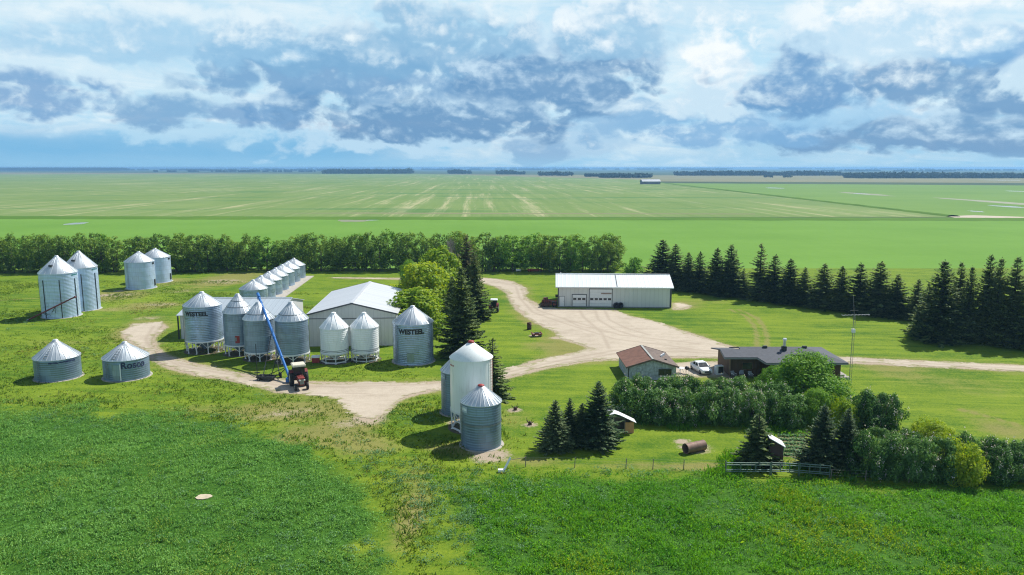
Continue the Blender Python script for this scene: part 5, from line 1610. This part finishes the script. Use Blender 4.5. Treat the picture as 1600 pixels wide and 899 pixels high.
q = G(955, 423); place('belt', BELT, q, 1.25, zat(955, 366, q.y) / 11.4, 2.2, 'broad leafy tree that ends the shelterbelt at its right-hand end', 'tree', 'trees of the long shelterbelt', 3)
q = G(991, 431); SB = [make_broadleaf('bush', 5, 3.0, 'leaf_bright', 301, .34, 50, 70, .1, 3, 1.0)]
place('bush1', SB, q, 1, zat(991, 403, q.y) / 5.2, 0, 'round green bush alone between the shelterbelt and the spruce row', 'bush')

# spruces
SPR = [make_spruce(10, 2.6, 'needle', 200 + k, 26 + k, (0, .22, .08, .3, .15)[k]) for k in range(5)]
THIN = [make_spruce(10, 2.3, 'needle', 220, 26, .5)]
BIGS = [make_spruce(16, 4.2, 'needle', 230 + k, 40, .1, .02, .62) for k in range(2)]
NEAR = [make_spruce(9, 2.9, 'needle_blue', 240 + k, 34, 0, .01, .40, 1.15) for k in range(3)]
OLD = [make_spruce(14, 2.6, 'needle_old', 250, 34, .55, .1, .55)]
def spruce(key, protos, px, pb, pt, w, label, group=None, i=None, ph=10, pr=2.6, dy=0):
    q = G(px, pb); q.y += dy
    hh = zat(px, pt, q.y)
    rad = w / 2 * depth(q.y, hh / 3) / F
    return place(key, protos, q, rad / pr, hh / ph, random.random() * 6.28, label, 'tree', group, i)
row_tops = [(1034, 376, 54), (1053.6, 383, 44), (1074.4, 396, 36), (1092.4, 395, 36), (1118, 389, 42), (1139.6, 384.4, 48), (1160.4, 420, 24), (1185.6, 382.4, 44), (1208, 399, 44), (1232.4, 406, 44),
            (1255, 419, 34), (1284.4, 413, 50), (1312.4, 417.5, 40), (1340.6, 411.5, 46), (1370.7, 410, 54), (1398.7, 430.7, 46), (1430.8, 437.4, 38)]
names = ['first', 'second', 'third', 'fourth', 'fifth', 'sixth', 'seventh', 'eighth', 'ninth', 'tenth', 'eleventh', 'twelfth', 'thirteenth', 'fourteenth', 'fifteenth', 'sixteenth', 'last']
for k, (px, pt, w) in enumerate(row_tops):
    pb = 449 + (px - 1034) * .128
    extra = {0: 'tall dark spruce behind the shop roof', 6: 'small stunted spruce', 7: 'thin tall spruce with drooping branches'}.get(k, 'dark pointed spruce')
    lab = '%s, %s from shop end of field-side spruce row' % (extra, names[k])
    if k in (6, 7): spruce('thin', THIN, px, pb, pt, w * 1.3, lab, 'spruce row along the far field', 0, pr=2.3)
    else: spruce('spr', SPR, px, pb, pt, w * 1.36, lab, 'spruce row along the far field', k)
GR = 'tall spruces at the right edge'
for k, (px, pb, pt, w, lab) in enumerate([(1466, 533, 408, 66, 'broad tall spruce, leftmost of the dark grove at the right edge'), (1493, 526, 411, 44, 'tall spruce just right of the broad leftmost one in the right-edge grove'),
        (1509, 533, 417, 36, 'slim spruce with bare lower trunk in the middle of the right-edge grove'), (1536, 533, 400, 52, 'tallest spruce of the right-edge grove with a bare trunk foot'),
        (1552, 537, 404, 44, 'tall spruce leaning close on the right of the tallest grove spruce'), (1577, 540, 403, 58, 'broad tall spruce, second from the right edge of the grove'), (1604, 543, 420, 54, 'spruce cut off by the right edge of the picture'),
        (1446, 521, 443, 36, 'short spruce tucked behind the leftmost broad spruce of the grove')]):
    spruce('big', BIGS, px, pb, pt, w * 1.5, lab, GR, k, 16, 4.2)
CG = 'dark spruces between the warehouse and the lawn'
spruce('big', BIGS, 722, 556, 417, 88, 'huge dark spruce behind the tall white hopper bin', CG, 0, 16, 4.2)
spruce('big', BIGS, 742, 500, 395, 64, 'tall spruce behind the huge one, beside the parked tractor', CG, 1, 16, 4.2)
spruce('big', BIGS, 707, 505, 432, 48, 'dark spruce left of the huge one, behind the maples', CG, 0, 16, 4.2)
spruce('old', OLD, 730, 462, 368, 60, 'brownish thinning old spruce rising above the shelterbelt line', CG, 0, 14, 2.6)
spruce('thin', THIN, 770, 622, 529, 68, 'spruce on the right side of the tall white hopper bin', CG, 0, 10, 2.3)
NG = 'three spruces on the back lawn'
spruce('near', NEAR, 867, 703, 627, 66, 'left spruce of the back lawn clump', NG, 0, 9, 2.9)
spruce('near', NEAR, 890, 694, 624, 52, 'slim spruce in the middle of the back lawn clump', NG, 1, 9, 2.9)
spruce('near', NEAR, 934, 696, 598, 88, 'largest spruce of the back lawn clump, beside the plywood shelter', NG, 2, 9, 2.9)
spruce('near', NEAR, 908, 696, 632, 52, 'smallest spruce of the back lawn clump, left of the largest', NG, 1, 9, 2.9)
spruce('thin', THIN, 1183, 726, 645, 76, 'loose drooping spruce standing left of the brown outhouse', None, 0, 10, 2.3)
EG = 'two dense spruces by the garden'
spruce('near', NEAR, 1283, 731, 634, 82, 'dense spruce right beside the garden rows', EG, 0, 9, 2.9)
spruce('near', NEAR, 1320, 731, 640, 70, 'dense spruce between the garden spruce and the shrub border', EG, 1, 9, 2.9)

# leafy trees in the yard
MAP = [make_broadleaf('maple_tree', 9, 4.2, 'leaf_lime', 320 + k, .40, 95, 150, .10, 1, 1.0, 'bark', .2) for k in range(2)]
def leafy(key, protos, px, pb, pt, w, label, ph, pr, cat='tree', group=None, i=None):
    q = G(px, pb); hh = zat(px, pt, q.y); rad = w / 2 * depth(q.y, hh / 2) / F
    return place(key, protos, q, rad / pr, hh / (ph * 1.04), random.random() * 6.28, label, cat, group, i)
MG = 'yellow-green trees beside the warehouse'
leafy('map', MAP, 652, 522, 450, 104, 'yellow-green maple nearest the tall lettered floor bin', 9, 4.2, 'tree', MG, 0)
leafy('map', MAP, 668, 494, 410, 100, 'yellow-green maple in the middle of the warehouse side row', 9, 4.2, 'tree', MG, 1)
leafy('map', MAP, 688, 470, 386, 76, 'yellow-green maple farthest from the lettered floor bin, below the bare tree', 9, 4.2, 'tree', MG, 0)
GRN = [make_broadleaf('ash_tree', 7, 4.0, 'leaf_bright', 330 + k, .24, 110, 230, .06, 2, 1.0, 'bark', .16) for k in range(2)]
leafy('grn', GRN, 640, 449, 408, 30, 'small green tree at the left foot of the maples', 7, 4.0, 'tree', None, 1)
leafy('grn', GRN, 1258, 634, 553, 112, 'big round green tree in front of the brown house', 7, 4.0, 'tree', None, 0)
leafy('grn', GRN, 1208, 612, 574, 42, 'small green tree left of the big round one by the house', 7, 4.0, 'tree', None, 1)
leafy('grn', GRN, 1272, 662, 608, 52, 'green shrub below the big round tree, above the garden spruces', 7, 4.0, 'tree', None, 1)
rt = empty('dead_tree', G(706, 462), 0, 'bare grey dead tree among the shelterbelt tops', 'tree')
rng = np.random.default_rng(5)
hh = zat(706, 374, rt.location.y)
limbs(hh, .17, rng, 9, .04, .3, .4, 2).build('trunk', M['dead_wood'], rt)
tw = MB()
for k in range(260):
    a = rng.random() * 6.28; f = .5 + .5 * rng.random(); r0 = 2.0 * (1.15 - f) * rng.random() ** .5
    p = Vector((math.cos(a) * r0, math.sin(a) * r0, hh * f * .95)); d = Vector((math.cos(a) * .5 + rng.normal() * .3, math.sin(a) * .5 + rng.normal() * .3, .9)) * (.8 + .8 * rng.random())
    tw.tube(p, p + d, .035, .012, 4, False)
tw.build('twigs', M['dead_wood'], rt)

# lilac hedge and shrub borders
LIL = []
for k in range(4):
    o = make_broadleaf('lilac_bush', 3.2, 2.1, 'leaf_lilac', 340 + k, .18, 72, 150, .03, 3, 1.15, 'bark', .07)
    rng = np.random.default_rng(400 + k)
    cr = [c for c in o.children if c.name.startswith('crown')][0]
    nv = len(cr.data.vertices); V0 = np.zeros(nv * 3, np.float32); cr.data.vertices.foreach_get('co', V0); V0 = V0.reshape(-1, 3)
    rad = np.hypot(V0[:, 0], V0[:, 1]) / 2.1 + V0[:, 2] / 3.2
    cand = V0[rad > 1.05]
    ctr = cand[rng.integers(0, len(cand), (34, 60, 46, 110)[k])]
    P = (ctr[:, None, :] + rng.normal(size=(len(ctr), 9, 3)) * np.array([.09, .09, .14])).reshape(-1, 3) * 1.03
    V, Fq = quads(P, unit(rng.normal(size=(len(P), 3)) + np.array([[0, 0, .6]])), .135, 1.0, rng)
    mesh_np('blossom', V, Fq, M['blossom'], o)
    LIL.append(o)
hedge = [(982, 640, 592), (1004, 636, 590), (1028, 638, 591), (1054, 640, 592), (1080, 640, 593), (1106, 643, 593), (1132, 643, 594), (1157, 645, 592), (1183, 647, 595), (1207, 650, 596),
         (990, 654, 606), (1016, 656, 606), (1045, 658, 606), (1075, 659, 608), (1108, 660, 608), (1140, 661, 610), (1172, 662, 612), (1202, 662, 612), (1234, 664, 618)]
rr = random.Random(9)
for k, (px, pb, pt) in enumerate(hedge):
    lab = 'lilac bush with pale blossom in the long hedge, on its back-lawn side' if k > 9 else 'lilac bush in the long hedge, on the side facing garage and house'
    leafy('lil', LIL, px, pb, pt + rr.uniform(-3, 3), rr.uniform(44, 54), lab, 3.2, 2.1, 'bush', 'lilac hedge', 3 if px in (1157, 1183, 1045) else rr.randrange(3))
for px, pb, pt, w, lab in ((1345, 664, 610, 52, 'dark green bush right of the big tree, left one below the mast'), (1382, 668, 616, 52, 'dark green bush right of the big tree, right one below the mast')):
    leafy('lil', LIL, px, pb, pt, w, lab, 3.2, 2.1, 'bush', 'bushes below the mast', 0 if px < 1360 else 1)
BOR = 'shrub border by the right-hand fence'
for k, (px, pb, pt, w) in enumerate([(1356, 741, 676, 54), (1392, 745, 680, 56), (1430, 746, 682, 56), (1466, 748, 686, 56), (1512, 735, 678, 54), (1548, 740, 684, 56), (1584, 744, 688, 56), (1616, 748, 690, 56), (1370, 715, 670, 44), (1420, 720, 674, 50), (1560, 752, 700, 50)]):
    leafy('lil', LIL, px, pb, pt, w, 'grey-green shrub in the dense border along the right-hand fence', 3.2, 2.1, 'bush', BOR, rr.randrange(3))
YEL = [make_broadleaf('golden_shrub', 2.6, 2.0, 'leaf_lime', 360 + k, .16, 80, 120, .03, 3, 1.15, 'bark', .06) for k in range(2)]
leafy('yel', YEL, 1453, 690, 656, 54, 'golden shrub on the lawn side of the border', 2.6, 2.0, 'bush', None, 0)
leafy('yel', YEL, 1503, 752, 693, 66, 'golden shrub at the fence side of the border', 2.6, 2.0, 'bush', None, 1)
leafy('yel', YEL, 1310, 668, 622, 44, 'yellow-green shrub between the big tree and the garden spruces', 2.6, 2.0, 'bush', None, 0)

# ---- grasses: one blade mesh for each kind of cover
def in_poly(x, y, poly): return sdf(x, y, poly) < 0
def blades(name, x, y, hgt, wid, per, mat, seed, leanv=.35, kind='stuff', spread=.16):
    rng = np.random.default_rng(seed)
    n = len(x); m = n * per
    X = np.repeat(x, per) + rng.normal(size=m) * spread; Y = np.repeat(y, per) + rng.normal(size=m) * spread
    Hh = np.repeat(hgt, per) * (.55 + .65 * rng.random(m))
    a = rng.random(m) * 2 * PI
    W = wid * (.7 + .6 * rng.random(m))
    wind = np.repeat(vnoise(x, y, .16, 31, 2) - .5, per) * .5
    lx = rng.normal(size=m) * leanv * Hh + wind * Hh; ly = rng.normal(size=m) * leanv * Hh
    ca, sa = np.cos(a) * W / 2, np.sin(a) * W / 2
    z0 = np.full(m, -.02)
    V = np.stack([np.stack([X - ca, Y - sa, z0], 1), np.stack([X + ca, Y + sa, z0], 1), np.stack([X + lx * .4 + ca * .8, Y + ly * .4 + sa * .8, Hh * .62], 1), np.stack([X + lx, Y + ly, Hh], 1)], 1).reshape(-1, 3)
    return tag(mesh_np(name, V, np.arange(m * 4).reshape(m, 4), mat), kind=kind)
def scatter(poly, dens, seed, ymin=40, ymax=110, xlim=85):
    rng = np.random.default_rng(seed)
    n = int(dens * 2 * xlim * (ymax - ymin))
    x = rng.uniform(-xlim, xlim, n); y = rng.uniform(ymin, ymax, n)
    k = (np.abs(x) < 14 + y * .74) & (np.hypot(x - STONE.x, (y - STONE.y + .35) * .8) > .95)
    x, y = x[k], y[k]
    d = sdf(x, y, poly) + (vnoise(x, y, .20, 5, 4) - .5) * 11.0 + (rng.random(len(x)) - .5) * 2.5
    k = d < 0
    return x[k], y[k], d[k]
def leaf_cover(name, x, y, hgt, size, per, mat, seed):
    """leafy layer of a green crop: small leaves held at all heights of the stand"""
    rng = np.random.default_rng(seed)
    m = len(x) * per
    X = np.repeat(x, per) + rng.normal(size=m) * .16; Y = np.repeat(y, per) + rng.normal(size=m) * .16
    Z = np.repeat(hgt, per) * (.35 + .65 * rng.random(m) ** .6)
    Nn = unit(rng.normal(size=(m, 3)) * .75 + np.array([[.15, .1, .75]]))
    V, Fq = quads(np.stack([X, Y, Z], 1), Nn, size * (.6 + .9 * rng.random(m)), .55, rng)
    return tag(mesh_np(name, V, Fq, mat), kind='stuff')
for poly, sd, mt, f_ in ((CROP_L, 1, 'blade', .30), (CROP_R, 3, 'blade_r', .26)):
    x, y, d = scatter(poly, 14, sd)
    vn = .65 * vnoise(x, y, .35, 7 + sd, 4) + .35 * vnoise(x, y, 1.3, 17 + sd, 2)
    k = RNG.random(len(x)) < np.clip((vn - .24) * 3.2, .22, 1) * np.clip(-d / 6.0 + .22, 0, 1)
    x, y, d, vn = x[k], y[k], d[k], vn[k]
    hh = (.06 + .72 * np.clip(vn - .18, 0, 1) * (.55 + .9 * vnoise(x, y, .07, 27 + sd, 3))) * np.clip(-d / 6.0 + .3, .25, 1)
    blades('tall_grass', x, y, hh * 1.12, .075, 3, M[mt], sd + 1, .42)
    leaf_cover('crop_leaves', x, y, hh, .12, 8, M[mt], sd + 20)
# rough grass over the untidy ground left and between the fields
ROUGH = gp([(-400, 440), (330, 432), (420, 440), (480, 470), (600, 560), (700, 590), (790, 640), (800, 700), (780, 745), (700, 790), (700, 1000), (-400, 1000)])
x, y, d = scatter(ROUGH, 5.0, 5, 46, 200, 170)
dr = sdf(x, y, ROAD[0]); dl = sdf(x, y, CROP_L); drr = sdf(x, y, CROP_R)
v = vnoise(x, y, .13, 9, 4)
near = np.clip((100 - y) / 30, 0, 1)
keep = (dr > .5) & (dl > -.5) & (drr > -.5) & (RNG.random(len(x)) < np.clip((v - .36) * 2.2 + near * .5, .03, 1))
x, y, v, near = x[keep], y[keep], v[keep], near[keep]
blades('rough_grass', x, y, (.10 + .40 * np.clip(v - .4, 0, 1) + .16 * near) * (.6 + .8 * RNG.random(len(x))), .09, 5, M['rough'], 6, .5)
# grassy fringe along hedges and fence
x, y, d = scatter(gp([(960, 652), (1010, 664), (1090, 667), (1200, 673), (1250, 672), (1250, 664), (1100, 656), (960, 645)]), 22, 8)
x2, y2, d2 = scatter(gp([(1140, 735), (1150, 715), (1200, 722), (1235, 735), (1300, 742), (1600, 757), (1600, 744), (1340, 735), (1300, 728), (1240, 722)]), 16, 9)
x, y = np.concatenate([x, x2]), np.concatenate([y, y2])
blades('hedge_grass', x, y, .3 + .4 * vnoise(x, y, .5, 3, 3), .09, 5, M['blade_r'], 10)
# bushy weeds standing in the grass
def weeds(name, spots, seed, mat, leaf=.13):
    rng = np.random.default_rng(seed)
    P, Nn = [], []
    for (cx, cy, r, h) in spots:
        n = int(90 * r * r + 20)
        a = rng.random(n) * 6.28; q = np.sqrt(rng.random(n)) * r
        z = h * (1 - (q / r) ** 2 * .7) * (.35 + .65 * rng.random(n))
        P.append(np.stack([cx + q * np.cos(a), cy + q * np.sin(a), z], 1))
        Nn.append(unit(rng.normal(size=(n, 3)) * .8 + np.array([[0, 0, .9]])))
    P, Nn = np.concatenate(P), np.concatenate(Nn)
    V, Fq = quads(P, Nn, leaf * (.6 + .8 * rng.random(len(P))), .7, rng)
    return tag(mesh_np(name, V, Fq, mat), kind='stuff')
rng = np.random.default_rng(77)
sp = []
for (px, py, wx, wy, n) in [(690, 770, 70, 40, 70), (640, 745, 40, 20, 26), (760, 790, 60, 50, 60), (700, 840, 50, 40, 34), (840, 770, 60, 20, 22), (1010, 740, 100, 6, 16), (600, 720, 40, 16, 16), (560, 700, 40, 14, 10), (300, 665, 120, 14, 26),
                            (90, 660, 100, 14, 22), (120, 550, 70, 8, 14), (930, 800, 200, 40, 34), (1300, 800, 200, 30, 26), (1150, 842, 300, 30, 20), (250, 780, 260, 90, 60), (500, 850, 150, 50, 34), (10, 500, 40, 14, 20), (180, 455, 40, 5, 10), (660, 655, 60, 16, 22)]:
    for k in range(n):
        g = G(px + rng.normal() * wx * .6, py + rng.normal() * wy * .6)
        if sdf(np.array([g.x]), np.array([g.y]), ROAD[0])[0] < .6: continue
        sp.append((g.x, g.y, .22 + .5 * rng.random(), .25 + .6 * rng.random()))
weeds('weeds', sp, 78, M['weed'])
# garden: seven rows of low green plants
gb = tag(MB().poly([(*p, .006) for p in gp([(1212, 672), (1262, 672), (1262, 716), (1222, 714)])]).build('garden_soil', paint('garden_soil', (.16, .15, .06), .95, 0, .35, .8)), kind='structure')
gro = ['top', 'second', 'third', 'fourth', 'fifth', 'sixth', 'bottom']
for k in range(7):
    py = 676 + k * 5.9
    a, b = G(1214 + k * 1.3, py), G(1258, py + .3)
    n = 260; t_ = np.linspace(0, 1, n)
    rng = np.random.default_rng(600 + k)
    wd = .30 if k == 0 else .16
    P = np.stack([a.x + (b.x - a.x) * t_ + rng.normal(size=n) * .1, a.y + (b.y - a.y) * t_ + rng.normal(size=n) * wd, (.34 if k == 0 else .2) * rng.random(n) + .03], 1)
    V, Fq = quads(P, unit(rng.normal(size=(n, 3)) * .5 + np.array([[0, 0, 1.]])), .2, .8, rng)
    tag(mesh_np('vegetable_row', V, Fq, M['weed'] if k else M['blade_r']), 'row of low green garden plants, %s of seven beside the dense spruce' % gro[k], 'garden row', 'garden rows')

# ------------------------------------------------------------------ far country: woods on the plain
def wood(name, px0, px1, pb, htop, dep, seed, dens=1.0, gap=0.0, size=3.0):
    """a far wood as one mass of leaf clumps between two sightings"""
    rng = np.random.default_rng(seed)
    a, b = G(px0, pb), G(px1, pb)
    L = (b - a).length
    n = int(L / 5 * max(1, dep / 14) * dens)
    P, Nn, S = [], [], []
    for i in range(n):
        t = rng.random()
        if gap and vnoise(np.array([t * L]), np.array([seed * 50.0]), .02, seed, 3)[0] < gap: continue
        h = htop * (.45 + .75 * float(vnoise(np.array([t * L]), np.array([seed * 9.0]), .03, seed + 3, 3)[0])) * (.7 + .5 * rng.random())
        h = min(h, 30.0)
        cx, cy = a.x + (b.x - a.x) * t, a.y + (b.y - a.y) * t + rng.random() * dep
        m = 36
        d = unit(rng.normal(size=(m, 3)))
        P.append(np.array([[cx, cy, h * .52]]) + d * np.array([[4.5, 4.5, h * .5]]) * (.6 + .4 * rng.random((m, 1))))
        Nn.append(unit(d + rng.normal(size=(m, 3)) * .4)); S.append(np.full(m, size))
    P, Nn, S = np.concatenate(P), np.concatenate(Nn), np.concatenate(S)
    P[:, 2] = np.maximum(P[:, 2], .2)
    V, Fq = quads(P, Nn, S * (.6 + .8 * rng.random(len(P))), .9, rng)
    return tag(mesh_np(name, V, Fq, M['far_leaf']), kind='stuff')
wood('distant_woods', -120, 178, 267, 34, 300, 1, .9, 0, 5)
wood('distant_woods', 503, 640, 272, 25, 160, 2, .9, .3, 4)
wood('distant_woods', 700, 735, 272, 20, 80, 3, 1, .2, 4)
wood('distant_woods', 775, 820, 273, 19, 60, 4, 1, .25, 4)
wood('distant_woods', 842, 895, 275, 19, 60, 5, 1, .25, 4)
wood('distant_woods', 940, 1020, 278.3, 15, 90, 6, 1.1, .1, 4)
wood('distant_woods', 915, 960, 276.5, 11, 40, 7, 1, .3, 4)
wood('distant_woods', 1062, 1320, 274.8, 18, 120, 8, .8, .3, 5)
wood('distant_woods', 1195, 1240, 277.8, 9, 30, 11, 1, .45, 3)
wood('distant_woods', 1345, 1750, 279, 17, 160, 9, 1.0, .12, 4)
rng = np.random.default_rng(90)
for k in range(22):
    pyy = 262.0 + 6.2 * (k / 22) ** 1.3 + 1.2
    x0 = rng.uniform(-150, 1500); ln = rng.uniform(60, 420)
    if pyy > 265.5 and x0 < 200: x0 += 260
    far = G(800, pyy).y
    wood('distant_woods', x0, x0 + ln, pyy, 10 + far / 1500, far * .02, 200 + k, min(1.0, 900 / far), .5, max(5, far / 600))

# ------------------------------------------------------------------ air
hm = bpy.data.materials.new('summer_haze'); hm.use_nodes = True
nt = hm.node_tree; nt.nodes.clear()
ho = nt.nodes.new('ShaderNodeOutputMaterial'); hv = nt.nodes.new('ShaderNodeVolumePrincipled')
hv.inputs['Color'].default_value = (.30, .60, .96, 1); hv.inputs['Density'].default_value = 1.3e-4; hv.inputs['Anisotropy'].default_value = .2
nt.links.new(hv.outputs[0], ho.inputs['Volume'])
hz = MB().box(-30500, 30500, -400, 30500, -1.2, 34.0).build('haze', hm)
tag(hz, kind='stuff'); hz.display_type = 'WIRE'
